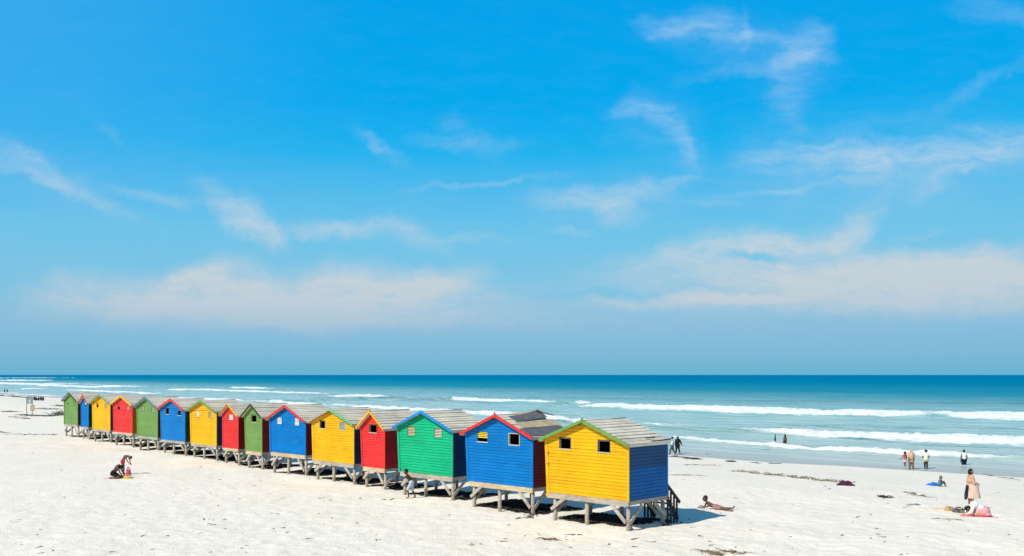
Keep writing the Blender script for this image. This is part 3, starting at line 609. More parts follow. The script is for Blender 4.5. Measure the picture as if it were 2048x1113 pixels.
def person(label, loc, heading, h, J, skin, clothes, group=None, build=1.0, hair=HAIR, hairstyle='short', child=False, head=1.0):
    root = empty('person', loc, R(heading)); tag(root, label, 'person', group)
    V = {k: Vector(v) * h for k, v in J.items() if k != 'face'}; fd = Vector(J['face']).normalized()
    b = build; hs = h * (1.22 if child else 1.0) * head; mb = MB(); c = mb.capsule
    c(V['hiL'], V['hiR'], .070 * h * b, .070 * h * b); c(V['pelvis'], lerp(V['pelvis'], V['chest'], .5), .075 * h * b, .062 * h * b)
    c(lerp(V['pelvis'], V['chest'], .5), V['chest'], .064 * h * b, .078 * h * b); side = (V['shL'] - V['shR']).normalized()
    c(V['chest'] + side * .04 * h, V['chest'] - side * .04 * h, .068 * h * b, .068 * h * b)
    c(lerp(V['shL'], V['shR'], .08), lerp(V['shL'], V['shR'], .92), .042 * h * b, .042 * h * b); c(V['chest'], V['neck'], .06 * h * b, .032 * h); c(V['neck'], V['head'], .030 * h, .034 * h)
    H = V['head']; up = (H - V['neck']).normalized(); up = (up - fd * up.dot(fd) * .6).normalized(); sd_ = up.cross(fd).normalized()
    c(H - up * .012 * hs - fd * .006 * hs, H + up * .016 * hs - fd * .004 * hs, .050 * hs, .052 * hs); c(H - up * .035 * hs + fd * .018 * hs, H - up * .01 * hs + fd * .012 * hs, .033 * hs, .042 * hs)
    c(H - up * .004 * hs + fd * .052 * hs, H - up * .016 * hs + fd * .060 * hs, .008 * hs, .011 * hs)                     # nose
    for s in (-1, 1): c(H + sd_ * s * .052 * hs - up * .012 * hs, H + sd_ * s * .055 * hs + up * .008 * hs, .009 * hs, .011 * hs)   # ears
    for s in 'LR':
        c(V['sh' + s], V['el' + s], .032 * h * b, .023 * h * b); c(V['el' + s], V['wr' + s], .024 * h * b, .016 * h)
        c(V['hi' + s], V['kn' + s], .055 * h * b, .034 * h * b); k = V['kn' + s]; a = V['an' + s]; c(k, lerp(k, a, .35), .033 * h * b, .034 * h * b); c(lerp(k, a, .35), a, .034 * h * b, .020 * h)
        c(a, V['to' + s], .022 * h, .015 * h); hd = (V['wr' + s] - V['el' + s]).normalized(); c(V['wr' + s], V['wr' + s] + hd * .035 * h, .016 * h, .019 * h)
    body = voxel(mb, max(.011, .0085 * h), 3)
    for s in 'LR':                                                     # five fingers a hand
        hd = (V['wr' + s] - V['el' + s]).normalized(); ac = hd.cross(Vector((0, 0, 1)));  ac = ac.normalized() if ac.length > .1 else Vector((0, 1, 0)); nn = ac.cross(hd)
        for f in range(4):
            p0 = V['wr' + s] + hd * .045 * h + ac * (f - 1.5) * .0095 * h; L = (.040, .047, .044, .034)[f] * h; body.tube([p0, p0 + hd * L * .5, p0 + hd * L * .85 - nn * L * .35], [.0052 * h, .0048 * h, .0036 * h], 6)
        p0 = V['wr' + s] + hd * .018 * h + ac * .016 * h; body.tube([p0, p0 + hd * .018 * h + ac * .014 * h, p0 + hd * .036 * h + ac * .017 * h], [.006 * h, .0055 * h, .004 * h], 6)
    for s in (-1, 1): body.ellipsoid(H + fd * .046 * hs + sd_ * s * .019 * hs + up * .006 * hs, (.008 * hs, .008 * hs, .006 * hs), 8, 5, 1)
    mo = H + fd * .050 * hs - up * .032 * hs; body.capsule(mo - sd_ * .013 * hs, mo + sd_ * .013 * hs, .0035 * hs, .0035 * hs, 6, 1)
    body.build('body', [skin, EYE_M], root)
    hm = MB()
    if hairstyle == 'short': hm.capsule(H - fd * .012 * hs + up * .012 * hs, H - fd * .016 * hs + up * .026 * hs, .055 * hs, .053 * hs)
    elif hairstyle == 'bob': hm.capsule(H - fd * .016 * hs - up * .02 * hs, H - fd * .014 * hs + up * .026 * hs, .060 * hs, .058 * hs)
    elif hairstyle == 'afro': hm.capsule(H - fd * .014 * hs - sd_ * .012 * hs + up * .02 * hs, H - fd * .014 * hs + sd_ * .012 * hs + up * .02 * hs, .072 * hs, .072 * hs)
    elif hairstyle == 'long': hm.capsule(H - fd * .012 * hs + up * .018 * hs, H - fd * .03 * hs - up * .10 * hs, .058 * hs, .045 * hs); hm.capsule(H - fd * .03 * hs - up * .10 * hs, V['neck'] - fd * .05 * hs - up * .05 * h, .045 * hs, .03 * hs)
    elif hairstyle == 'scarf': hm.capsule(H - fd * .010 * hs + up * .01 * hs, H - fd * .014 * hs + up * .03 * hs, .062 * hs, .057 * hs); hm.capsule(H - fd * .05 * hs, V['neck'] - fd * .055 * h, .03 * hs, .022 * hs)
    if hairstyle: voxel(hm, .008 * hs + .002, 2).build('headscarf' if hairstyle == 'scarf' else 'hair', hair, root)
    for spec in clothes:
        kind, m = spec[0], spec[1]; opt = spec[2] if len(spec) > 2 else {}; cm = MB(); c = cm.capsule; g = .012 * h * (1.3 if opt.get('loose') else 1) + opt.get('pad', 0) * h
        if kind in ('shirt', 'vest', 'top'):
            lo = lerp(V['pelvis'], V['chest'], -opt.get('drop', .1)); c(lo + side * .035 * h, lo - side * .035 * h, .066 * h * b + g, .066 * h * b + g); c(lo, V['chest'], .070 * h * b + g, .080 * h * b + g)
            c(V['chest'] + side * .04 * h, V['chest'] - side * .04 * h, .068 * h * b + g, .068 * h * b + g); c(lerp(V['shL'], V['shR'], .12), lerp(V['shL'], V['shR'], .88), .040 * h * b + g, .040 * h * b + g); c(V['chest'], lerp(V['chest'], V['neck'], .7), .064 * h * b + g, .04 * h + g)
            sl = opt.get('sleeve', .55 if kind == 'shirt' else 0)
            for s in 'LR':
                if sl > 0: c(V['sh' + s], lerp(V['sh' + s], V['el' + s], min(sl, 1)), .033 * h * b + g, .029 * h * b + g)
                if sl > 1: c(V['el' + s], lerp(V['el' + s], V['wr' + s], sl - 1), .026 * h * b + g, .020 * h * b + g)
        elif kind in ('shorts', 'trousers'):
            c(V['hiL'], V['hiR'], .072 * h * b + g, .072 * h * b + g); c(V['pelvis'], lerp(V['pelvis'], V['chest'], .22), .074 * h * b + g, .066 * h * b + g); t = opt.get('leg', .75 if kind == 'shorts' else 1.0)
            for s in 'LR':
                c(V['hi' + s], lerp(V['hi' + s], V['kn' + s], min(t, 1)), .056 * h * b + g, lerp((.056, 0, 0), (.036, 0, 0), min(t, 1)).x * h * b + g * 1.2)
                if kind == 'trousers': c(V['kn' + s], lerp(V['kn' + s], V['an' + s], .9), .037 * h * b + g, .028 * h * b + g)
        elif kind in ('skirt', 'dress', 'wrap'):
            z0, z1 = opt['z']; r0, r1 = opt['r']; cen = opt.get('c', (0, 0)); n = 20; ring = []
            for k in range(9):
                t = k / 8; zz = (z1 + (z0 - z1) * t) * h; rr = (r1 + (r0 - r1) * t ** 1.2) * h; ring.append((zz, rr))
            for k, (zz, rr) in enumerate(ring):
                for q in range(n):
                    an = 2 * math.pi * q / n; fo = 1 + .07 * (k / 8) * math.sin(an * 6 + k * .2); cm.v.append((cen[0] * h + rr * .9 * fo * math.cos(an), cen[1] * h + rr * 1.05 * fo * math.sin(an), zz))
            for k in range(8):
                for q in range(n): cm.f.append([k * n + q, k * n + (q + 1) % n, (k + 1) * n + (q + 1) % n, (k + 1) * n + q]); cm.m.append(0); cm.sm.append(True)
            cm.f.append(list(range(n))); cm.m.append(0); cm.sm.append(False)
            if kind == 'dress':
                cc = MB(); cc.capsule(lerp(V['pelvis'], V['chest'], .3), V['chest'], .078 * h * b, .086 * h * b); cc.capsule(V['shL'], V['shR'], .05 * h * b, .05 * h * b); cc.capsule(V['chest'], lerp(V['chest'], V['neck'], .7), .074 * h * b, .045 * h)
                for s in 'LR': cc.capsule(V['sh' + s], lerp(V['sh' + s], V['el' + s], .8), .042 * h * b, .040 * h * b)
                t_ = voxel(cc, .011, 2); off = len(cm.v); cm.v += t_.v; cm.f += [[i + off for i in f] for f in t_.f]; cm.m += t_.m; cm.sm += t_.sm
            cm.build(opt.get('name', kind), m, root); continue
        elif kind == 'blob':
            for (p, r) in opt['e']: cm.ellipsoid(Vector(p) * h, tuple(x * h for x in r), 18, 12)
            voxel(cm, .014, 3).build(opt['name'], m, root); continue
        elif kind == 'sheet':
            P_ = [Vector(p) * h for p in opt['p']]; cm.hexa(P_); cm.build(opt['name'], m, root); continue
        voxel(cm, max(.011, .009 * h), 3).build(opt.get('name', kind), m, root)
    return root
def cl(r, g, b_, **k): return plain((r, g, b_), .85, .14, 14, .1, 'cloth', **k)
WHITE = cl(.74, .75, .76); BLACKC = cl(.018, .018, .02); NAVYC = cl(.012, .018, .05)
PB = (.9, .3)
# boy walking by the green hut, a strand of kelp in his hand
boy_at = at(820, 997.5)
person('shirtless boy in pale denim shorts striding left past the emerald green hut', boy_at, 178, 1.36,
       pose(pelvis=(-.06, 0, .50), chest=(.05, 0, .67), neck=(.10, 0, .77), head=(.13, 0, .865), face=(1, 0, -.35), shL=(.08, .10, .75), shR=(.08, -.10, .75), elL=(.21, .12, .64), wrL=(.34, .10, .57), elR=(-.05, -.14, .60), wrR=(-.02, -.16, .47),
            hiL=(-.05, .05, .49), hiR=(-.06, -.05, .48), knL=(.07, .05, .29), anL=(.03, .05, .06), toL=(.12, .055, .022), knR=(-.07, -.05, .27), anR=(-.17, -.05, .055), toR=(-.09, -.055, .02)),
       SKIN_D, [('shorts', cl(.40, .46, .52), dict(leg=.92, loose=True))], None, .9, child=True)
kb = MB(); hx, hy, hz = boy_at.x - .50, boy_at.y, boy_at.z + .76
kb.tube([(hx + .04, hy - .13, hz + .02), (hx - .10, hy - .14, hz - .03), (hx - .22, hy - .14, hz - .12), (hx - .36, hy - .15, hz - .17), (hx - .52, hy - .15, hz - .14)], [.016, .022, .018, .013, .006], 7)
tag(kb.build('kelp_stalk', plain((.22, .17, .09), .6, name='kelp')), 'pale curved kelp stalk held out by the shirtless boy in denim shorts', 'kelp')
# boy lying on the sand
lp = at(1432, 1019.5)
person('boy lying on his belly in the sand, propped on elbows, head raised', lp, 142, 1.5,
       pose(pelvis=(0, 0, .075), chest=(.18, 0, .115), neck=(.28, 0, .19), head=(.325, 0, .27), face=(.9, .4, 0), shL=(.25, .10, .155), shR=(.25, -.10, .155), elL=(.29, .11, .03), elR=(.31, -.10, .03), wrL=(.43, .10, .03), wrR=(.45, -.04, .05),
            hiL=(-.02, .05, .065), hiR=(-.02, -.05, .065), knL=(-.25, .06, .045), knR=(-.25, -.05, .05), anL=(-.46, .08, .035), anR=(-.47, -.06, .07), toL=(-.53, .09, .025), toR=(-.515, -.06, .13)),
       SKIN_M, [('shorts', cl(.36, .19, .16), dict(leg=.45))], None, .82, child=True)
# kneeling and bending pair with beach toys
kp = at(233, 957.5)
person('person kneeling forward over pink and yellow beach toys in black swimwear', kp + Vector((-.17, 0, 0)), 5, 1.58,
       pose(pelvis=(0, 0, .19), chest=(.13, 0, .365), neck=(.20, 0, .435), head=(.265, 0, .385), face=(.5, 0, -1), shL=(.165, .10, .43), shR=(.165, -.10, .43), elL=(.24, .13, .25), elR=(.25, -.13, .22), wrL=(.36, .10, .07), wrR=(.36, -.09, .06),
            hiL=(0, .06, .17), hiR=(0, -.06, .17), knL=(.23, .09, .045), knR=(.23, -.09, .045), anL=(-.03, .08, .035), anR=(-.03, -.08, .035), toL=(-.12, .08, .03), toR=(-.12, -.08, .03)),
       SKIN_M, [('shorts', BLACKC, dict(leg=.5, name='swim_bottoms')), ('blob', BLACKC, dict(name='swim_top', e=[((.15, 0, .385), (.075, .105, .055)), ((.16, 0, .34), (.05, .09, .05))]))], None, 1.08, hairstyle='bob')
bp_ = at(245, 950.5)
person('slim child in red shorts bending over behind the kneeling person in black', bp_ + Vector((-.04, .25, 0)), 0, 1.42,
       pose(pelvis=(-.04, 0, .53), chest=(.06, 0, .70), neck=(.17, 0, .735), head=(.255, 0, .66), face=(.5, 0, -1), shL=(.13, .09, .71), shR=(.13, -.09, .71), elL=(.19, .11, .56), elR=(.17, -.11, .55), wrL=(.25, .06, .44), wrR=(.26, -.05, .43), hiL=(-.04, .05, .51), hiR=(-.04, -.05, .51), knL=(-.01, .05, .28), knR=(0, -.05, .28)),
       SKIN_B, [('shorts', cl(.62, .07, .09), dict(leg=.3))], None, .85, hairstyle='short', hair=plain((.10, .055, .03), .7, name='hair'), child=True)
# couple at the water's edge
P1 = at(1344.5, 911); person('person in a white shirt and dark trousers walking beside a figure in black', P1, 165, 1.74, pose(**WALK), SKIN_D, [('shirt', cl(.62, .68, .78), dict(loose=True, drop=.2)), ('trousers', cl(.06, .09, .09))], None, 1.0)
P2 = at(1355.5, 909); person('long haired person in a loose black tunic walking by the water', P2, 105, 1.70, pose(elR=(.02, -.19, .64), wrR=(.03, -.27, .52), elL=(-.02, .15, .62), **{k: v for k, v in WALK.items() if k[:2] in ('kn', 'an', 'to')}), SKIN_D, [('shirt', BLACKC, dict(loose=True, drop=.55, sleeve=1.6, name='tunic')), ('trousers', BLACKC)], None, 1.05, hairstyle='long')
# bathers
def water(px, py, deep): x, y = back(px, py, SEA); return Vector((x, y, wave_z(x, y) - deep))
person('small child in dark trunks standing waist deep before the second breaker', water(1550.5, 888, .38), 150, 1.10, pose(elL=(.02, .19, .70), wrL=(.08, .23, .62), elR=(.02, -.18, .69), wrR=(.1, -.2, .6)), SKIN_D, [('shorts', NAVYC)], None, .9, child=True)
person('adult bather with bare brown torso standing thigh deep beside a small child', water(1570, 888.5, .72), 120, 1.72, pose(), SKIN_B, [('shorts', cl(.05, .03, .03), dict(leg=.5))], None, 1.0, hairstyle='long')
person('child in a bright red top reaching an arm down to the shallow water', water(1810, 932.5, .12), 110, 1.26, pose(elL=(.02, .20, .66), wrL=(.0, .33, .55)), SKIN_D, [('shirt', cl(.75, .06, .05), dict(sleeve=.4)), ('skirt', cl(.70, .48, .50), dict(z=(.36, .56), r=(.11, .09), name='skirt'))], None, .9, hairstyle='afro', child=True)
PAT = plain((.52, .22, .10), .85, name='printed cloth', scale=22, c2=(.70, .58, .42)); PAT2 = plain((.07, .05, .045), .85, name='printed cloth', scale=18, c2=(.34, .20, .12))
person('woman in an orange patterned tunic and patterned trousers standing in ankle deep water', water(1822.5, 939, .06), 95, 1.66, pose(elL=(.0, .14, .64), wrL=(.07, .09, .56), hiL=(0, .055, .51), hiR=(0, -.055, .51), knL=(.01, .075, .28), knR=(.01, -.075, .28), anL=(-.01, .095, .045), anR=(-.01, -.095, .045)), SKIN_D, [('shirt', PAT, dict(loose=True, drop=.45, sleeve=.9, name='tunic')), ('trousers', PAT2, dict(loose=True))], None, 1.22, hair=plain((.50, .36, .24), .8, name='cloth'), hairstyle='scarf')
person('woman in a pale yellow top and dark leggings standing in the shallows', water(1852, 938.5, .10), 92, 1.64, pose(elL=(.0, .17, .66), wrL=(.04, .11, .545), elR=(.0, -.17, .66), wrR=(.04, -.11, .545)), SKIN_D, [('shirt', cl(.80, .80, .60), dict(loose=True, drop=.05, sleeve=.5)), ('shorts', cl(.62, .52, .22), dict(leg=.25)), ('trousers', cl(.05, .05, .06), dict(name='leggings', pad=-.006))], None, 1.08, hairstyle='afro', head=.92)
person('man in a white sleeveless vest and dark shorts wading knee deep', water(1928, 931, .52), 95, 1.78, pose(elL=(-.01, .15, .64), elR=(-.01, -.15, .64)), SKIN_D, [('vest', WHITE, dict(drop=.05)), ('shorts', NAVYC, dict(loose=True, leg=1.0))], None, 1.08)
# on the sand at the right
sp = at(1879, 973); person('small child sitting on the sand hugging knees, right of a blue towel', sp, -15, 1.12,
       pose(pelvis=(0, 0, .085), chest=(.03, 0, .26), neck=(.06, 0, .36), head=(.07, 0, .45), face=(1, -.3, 0), shL=(.05, .09, .335), shR=(.05, -.09, .335), elL=(.14, .12, .22), elR=(.14, -.12, .22), wrL=(.24, .07, .17), wrR=(.24, -.06, .17), hiL=(.02, .05, .08), hiR=(.02, -.05, .08), knL=(.20, .06, .24), knR=(.20, -.06, .24), anL=(.26, .06, .04), anR=(.26, -.06, .04), toL=(.34, .06, .02), toR=(.34, -.06, .02)),
       SKIN_D, [('shorts', cl(.05, .12, .16)), ('top', cl(.10, .16, .19), dict(drop=.0, name='rash_vest'))], None, .95, hair=plain((.16, .18, .20), .8, name='cloth'), hairstyle='bob', child=True)
wp = at(1941.5, 1019); DUSK = cl(.66, .46, .36)
person('bare shouldered woman wrapped in a pale pink towel, standing and looking right', wp, -8, 1.66,
       pose(elL=(.01, .16, .66), elR=(.03, -.16, .655), wrL=(.14, .06, .64), wrR=(.15, -.05, .63), face=(1, -.25, 0), chest=(.0, 0, .71), knL=(.0, .05, .28), knR=(.02, -.05, .28)), SKIN_T,
       [('wrap', DUSK, dict(z=(.29, .66), r=(.20, .14), c=(.045, 0), name='towel_wrap')), ('sheet', NAVYC, dict(name='dark_sarong', p=[(-.145, -.08, .235), (-.10, -.10, .28), (-.10, .05, .29), (-.145, .06, .28), (-.10, -.09, .60), (-.085, -.10, .60), (-.075, .05, .60), (-.095, .05, .60)]))], None, 1.36, hairstyle='bob')
cp = at(1962, 1033); PINKP = plain((.66, .25, .26), .85, name='printed cloth', scale=26, c2=(.78, .42, .42))
person('kneeling woman in white shirt and spreading pink skirt bent down to the sand', cp, 172, 1.58,
       pose(pelvis=(0, 0, .20), chest=(.16, 0, .285), neck=(.25, 0, .235), head=(.315, 0, .185), face=(.5, 0, -1), shL=(.215, .10, .245), shR=(.215, -.10, .245), elL=(.27, .13, .12), elR=(.28, -.13, .12), wrL=(.36, .10, .04), wrR=(.37, -.09, .04), hiL=(0, .05, .18), hiR=(0, -.05, .18), knL=(.16, .09, .05), knR=(.16, -.09, .05), anL=(-.1, .07, .04), anR=(-.1, -.07, .04), toL=(-.17, .07, .03), toR=(-.17, -.07, .03)),
       SKIN_T, [('shirt', WHITE, dict(drop=-.05, sleeve=1.4)), ('blob', PINKP, dict(name='skirt', e=[((-.04, 0, .12), (.175, .16, .145)), ((-.12, 0, .055), (.12, .17, .055)), ((.05, 0, .13), (.12, .13, .11)), ((-.02, -.05, .03), (.22, .17, .03))]))], None, 1.05, hairstyle='bob')
# far left
for i_, (px, py, hd_) in enumerate(((9.3, 787.5, 40), (14.5, 787, 20))):
    o_ = at(px, py); person(('left of two tiny dark figures strolling at the far left water edge', 'right of two tiny dark figures strolling at the far left water edge')[i_], o_, hd_, 1.95, pose(**WALK), SKIN_D, [('shirt', (BLACKC, NAVYC)[i_], dict(sleeve=1.5)), ('trousers', BLACKC)], 'pair strolling far off', 1.05)
SIT = pose(pelvis=(0, 0, .085), chest=(-.03, 0, .27), neck=(-.01, 0, .375), head=(.02, 0, .47), shL=(-.01, .105, .35), shR=(-.01, -.105, .35), elL=(.10, .13, .22), elR=(.10, -.13, .22), wrL=(.21, .08, .20), wrR=(.21, -.08, .20), hiL=(.02, .05, .08), hiR=(.02, -.05, .08), knL=(.21, .07, .245), knR=(.21, -.07, .245), anL=(.29, .07, .04), anR=(.29, -.07, .04), toL=(.37, .07, .02), toR=(.37, -.07, .02))
for i_, (px, py, c_, hd_, lb) in enumerate(((68.5, 801, (.05, .07, .06), 60, 'seated person in dark clothes nearest the grey sign in a far group'), (72, 801.5, (.02, .02, .03), 20, 'seated person in black, second from the sign in the far seated group'), (77.5, 801.5, (.10, .10, .20), 200, 'seated person in violet blue at the middle of the far seated group'), (82, 801, (.07, .03, .02), 100, 'seated person in brown, second from the right in the far seated group'), (86.5, 801.5, (.16, .13, .09), 160, 'seated person in khaki at the right end of the far group'))):
    person(lb, at(px, py), hd_, 1.95, SIT, SKIN_D, [('shirt', cl(*c_), dict(sleeve=1.3)), ('trousers', cl(.03, .03, .03))], 'people sitting together far off', 1.1)

bpy.data.scenes.remove(tmp_scene)
# ------------------------------------------------------------------ things on the sand
def sheet(name, label, cat, px, py, wd, dp, rz, m, amp=.03, thick=.02, lump=None, group=None):
    c0 = at(px, py); mb = MB(); nx, ny = 16, 12; ca, sa = math.cos(R(rz)), math.sin(R(rz)); sd0 = int(px * 7 + py)
    top = []
    for j in range(ny + 1):
        for i in range(nx + 1):
            u, v = i / nx - .5, j / ny - .5; x = u * wd * (1 + .12 * math.sin(v * 7 + sd0)); y = v * dp * (1 + .15 * math.sin(u * 6 + sd0))
            X, Y = c0.x + x * ca - y * sa, c0.y + x * sa + y * ca
            z = gz(X, Y) + thick + amp * abs(math.sin(u * 9 + v * 4 + sd0) + .6 * math.sin(v * 13 - u * 5 + sd0 * 2)) * (1 - (2 * max(abs(u), abs(v))) ** 4)
            if lump: z += lump * max(0, 1 - (u / .5) ** 2) * max(0, 1 - (v / .5) ** 2)
            top.append((X - c0.x, Y - c0.y, z - c0.z))
    n = len(top); mb.v = top + [(x, y, z - thick - (.01 if amp else 0)) for x, y, z in top]; W_ = nx + 1
    for j in range(ny):
        for i in range(nx):
            a = j * W_ + i; mb.f.append([a, a + 1, a + W_ + 1, a + W_]); mb.f.append([n + a, n + a + W_, n + a + W_ + 1, n + a + 1])
    edge_ = [i for i in range(W_)] + [j * W_ + nx for j in range(1, ny + 1)] + [ny * W_ + i for i in range(nx - 1, -1, -1)] + [j * W_ for j in range(ny - 1, 0, -1)]
    for a, b_ in zip(edge_, edge_[1:] + edge_[:1]): mb.f.append([a, n + a, n + b_, b_])
    mb.m = [0] * len(mb.f); mb.sm = [True] * len(mb.f); return tag(mb.build(name, m, None, c0), label, cat, group)
sheet('beach_towel', 'bright blue towel lying crumpled on sand beside the seated child', 'towel', 1868, 971.5, .62, .5, 8, plain((.012, .16, .55), .85, .2, 8, .1, 'cloth'), .05, .02, .12)
sheet('crumpled_cloth', 'crumpled maroon purple cloth lying at the end of the seaweed drift', 'cloth', 1691, 971, .86, .55, -6, plain((.075, .018, .05), .85, .35, 7, .1, 'cloth'), .06, .02, .16)
sheet('beach_towel', 'pale peach towel spread flat left of the orange brown bag', 'towel', 1882, 1019, .95, .75, -8, cl(.80, .58, .38), .02, .012)
sheet('beach_towel', 'small cream towel at the far left of the picnic things', 'towel', 1842, 1018, .42, .5, 0, cl(.82, .66, .50), .02, .012)
sheet('beach_towel', 'pale blue white towel between the cream and peach towels', 'towel', 1860, 1014, .45, .5, 12, cl(.62, .66, .70), .03, .012)
sheet('beach_mat', 'thin pink mat on the sand under the kneeling woman in the pink skirt', 'mat', 1956, 1033.5, 1.25, .55, -12, cl(.66, .22, .24), .006, .008)
sheet('beach_towel', 'thin pale pink towel lying left of the kneeling person in black swimwear', 'towel', 215, 957.5, .42, .3, 3, cl(.70, .38, .36), .015, .012)
def bag(name, label, px, py, w_, d_, h_, m, m2, rz=0, handles=True):
    c0 = at(px, py, -.01); root = empty(name, c0, R(rz)); tag(root, label, 'bag'); mb = MB(); nb = 18
    for k, (t, s) in enumerate(((0, .86), (.12, 1), (.45, 1.04), (.8, .92), (1, .82))):
        for q in range(nb):
            a = 2 * math.pi * q / nb; cx_, sx_ = math.cos(a), math.sin(a); pw = lambda v: math.copysign(abs(v) ** .55, v); mb.v.append((pw(cx_) * w_ / 2 * s, pw(sx_) * d_ / 2 * s, h_ * t * (1 - .12 * cx_ * (t > .7))))
    for k in range(4):
        for q in range(nb): mb.f.append([k * nb + q, k * nb + (q + 1) % nb, (k + 1) * nb + (q + 1) % nb, (k + 1) * nb + q])
    mb.f.append(list(range(nb))[::-1]); mb.f.append([4 * nb + q for q in range(nb)]); mb.m = [0] * len(mb.f); mb.sm = [True] * len(mb.f); mb.build('bag_body', m, root)
    if handles:
        for s in (-1, 1):
            hb_ = MB(); hb_.tube([(w_ * .28 * math.cos(a), s * d_ * .36, h_ * .9 + h_ * .55 * math.sin(a)) for a in np.linspace(0, math.pi, 9)], .014, 6); hb_.build('handle', m2, root)
    return root
bag('beach_bag', 'orange brown straw bag lying on the peach towel', 1899, 1021.5, .40, .22, .11, wood((.45, .24, .07), (.68, .42, .16)), cl(.4, .2, .06), 15)
bag('beach_bag', 'black and white sports bag beside the standing woman', 1918, 1025.5, .50, .24, .15, plain((.03, .03, .03), .7, name='cloth', scale=9, c2=(.16, .17, .14)), BLACKC, -12)
bag('beach_bag', 'pink and red upright bag on sand right of the yellow toy', 257, 951.5, .25, .18, .32, plain((.50, .05, .08), .6, name='cloth', scale=10, c2=(.60, .10, .22)), cl(.35, .04, .05), 0)
def toy_boat():
    c0 = at(254, 957.3); root = empty('toy_boat', c0, R(4)); tag(root, 'yellow plastic toy boat on sand in front of the pink bag', 'toy'); mb = MB(); n = 18
    for k, (z, s) in enumerate(((0, .7), (.05, .95), (.11, 1.05), (.11, .92), (.05, .80))):
        for q in range(n):
            a = 2 * math.pi * q / n; mb.v.append((.22 * s * math.cos(a) * (1.1 if math.cos(a) > 0 else .95), .11 * s * math.sin(a), z))
    for k in range(4):
        for q in range(n): mb.f.append([k * n + q, k * n + (q + 1) % n, (k + 1) * n + (q + 1) % n, (k + 1) * n + q])
    mb.f.append(list(range(n))[::-1]); mb.f.append([4 * n + q for q in range(n)]); mb.m = [0] * len(mb.f); mb.sm = [True] * len(mb.f)
    pl = plain((.80, .50, .01), .35, .05, name='plastic'); mb.build('hull', pl, root); cb_ = MB(); cb_.box(-.11, .02, -.06, .06, .05, .15); cb_.box(-.12, .03, -.07, .07, .1505, .165); cb_.build('cabin', pl, root)
toy_boat()
def bucket(label, px, py, r, h_, c_, name='bucket'):
    c0 = at(px, py, -.005); root = empty(name, c0, .4); tag(root, label, 'bucket'); mb = MB(); n = 16; prof = ((.72 * r, 0), (r, h_), (1.08 * r, h_), (1.08 * r, h_ - .02), (.94 * r, h_ - .012), (.68 * r, .01))
    for rr, z in prof:
        for q in range(n): a = 2 * math.pi * q / n; mb.v.append((rr * math.cos(a), rr * math.sin(a), z))
    for k in range(5):
        for q in range(n): mb.f.append([k * n + q, k * n + (q + 1) % n, (k + 1) * n + (q + 1) % n, (k + 1) * n + q])
    mb.f.append(list(range(n))[::-1]); mb.f.append([5 * n + q for q in range(n)]); mb.m = [0] * len(mb.f); mb.sm = [True] * len(mb.f); pm = plain(c_, .35, .05, name='plastic'); mb.build('pail', pm, root)
    hb_ = MB(); hb_.tube([(r * 1.05 * math.cos(a), .0, h_ - .01 + r * .9 * math.sin(a)) for a in np.linspace(0, math.pi, 9)], .007, 6); hb_.build('handle', pm, root)
bucket('pink bucket on sand between the kneeling person and the yellow toy boat', 245.3, 956.3, .10, .15, (.62, .12, .32))
bucket('small yellow bucket between the black bag and the kneeling woman', 1931.5, 1022, .09, .15, (.72, .58, .05))
def bodyboard():
    x, y = back(1532, 897.5, SEA); root = empty('bodyboard', (x, y, wave_z(x, y) + .10), R(8)); tag(root, 'pale blue bodyboard floating near the small child in the water', 'bodyboard'); mb = MB(); n = 28
    out = [(.62 * math.copysign(abs(math.cos(2 * math.pi * q / n)) ** .6, math.cos(2 * math.pi * q / n)), .29 * math.copysign(abs(math.sin(2 * math.pi * q / n)) ** .75, math.sin(2 * math.pi * q / n))) for q in range(n)]
    for s, z in ((.93, -.03), (1, 0), (.95, .03)):
        for (a, b_) in out: mb.v.append((a * s, b_ * s, z + .06 * max(0, a) ** 2))
    for k in range(2):
        for q in range(n): mb.f.append([k * n + q, k * n + (q + 1) % n, (k + 1) * n + (q + 1) % n, (k + 1) * n + q])
    mb.f.append(list(range(n))[::-1]); mb.f.append([2 * n + q for q in range(n)]); mb.m = [0] * len(mb.f); mb.sm = [False] * len(mb.f); mb.build('deck', plain((.45, .66, .74), .4, .05, name='foam'), root)
    lb = MB(); lb.tube([(-.5, 0, .04), (-.7, .06, .03), (-.85, -.05, .0), (-1.05, .05, -.05)], .012, 6); lb.build('leash', plain((.3, .5, .6), .5, name='plastic'), root)
bodyboard()
def spade():
    c0 = at(1831, 1011.5, .015); root = empty('toy_spade', c0, R(170)); tag(root, 'dark teal toy spade lying left of the picnic towels', 'toy'); m = plain((.02, .10, .14), .5, name='plastic')
    mb = MB(); mb.tube([(-.02, 0, .03), (.28, .01, .04)], .016, 7); mb.build('shaft', m, root)
    mb = MB(); mb.hexa([(-.19, -.06, .005), (-.02, -.075, .03), (-.02, .075, .03), (-.19, .06, .005), (-.19, -.06, .02), (-.02, -.075, .075), (-.02, .075, .075), (-.19, .06, .02)]); mb.build('blade', m, root)
spade()
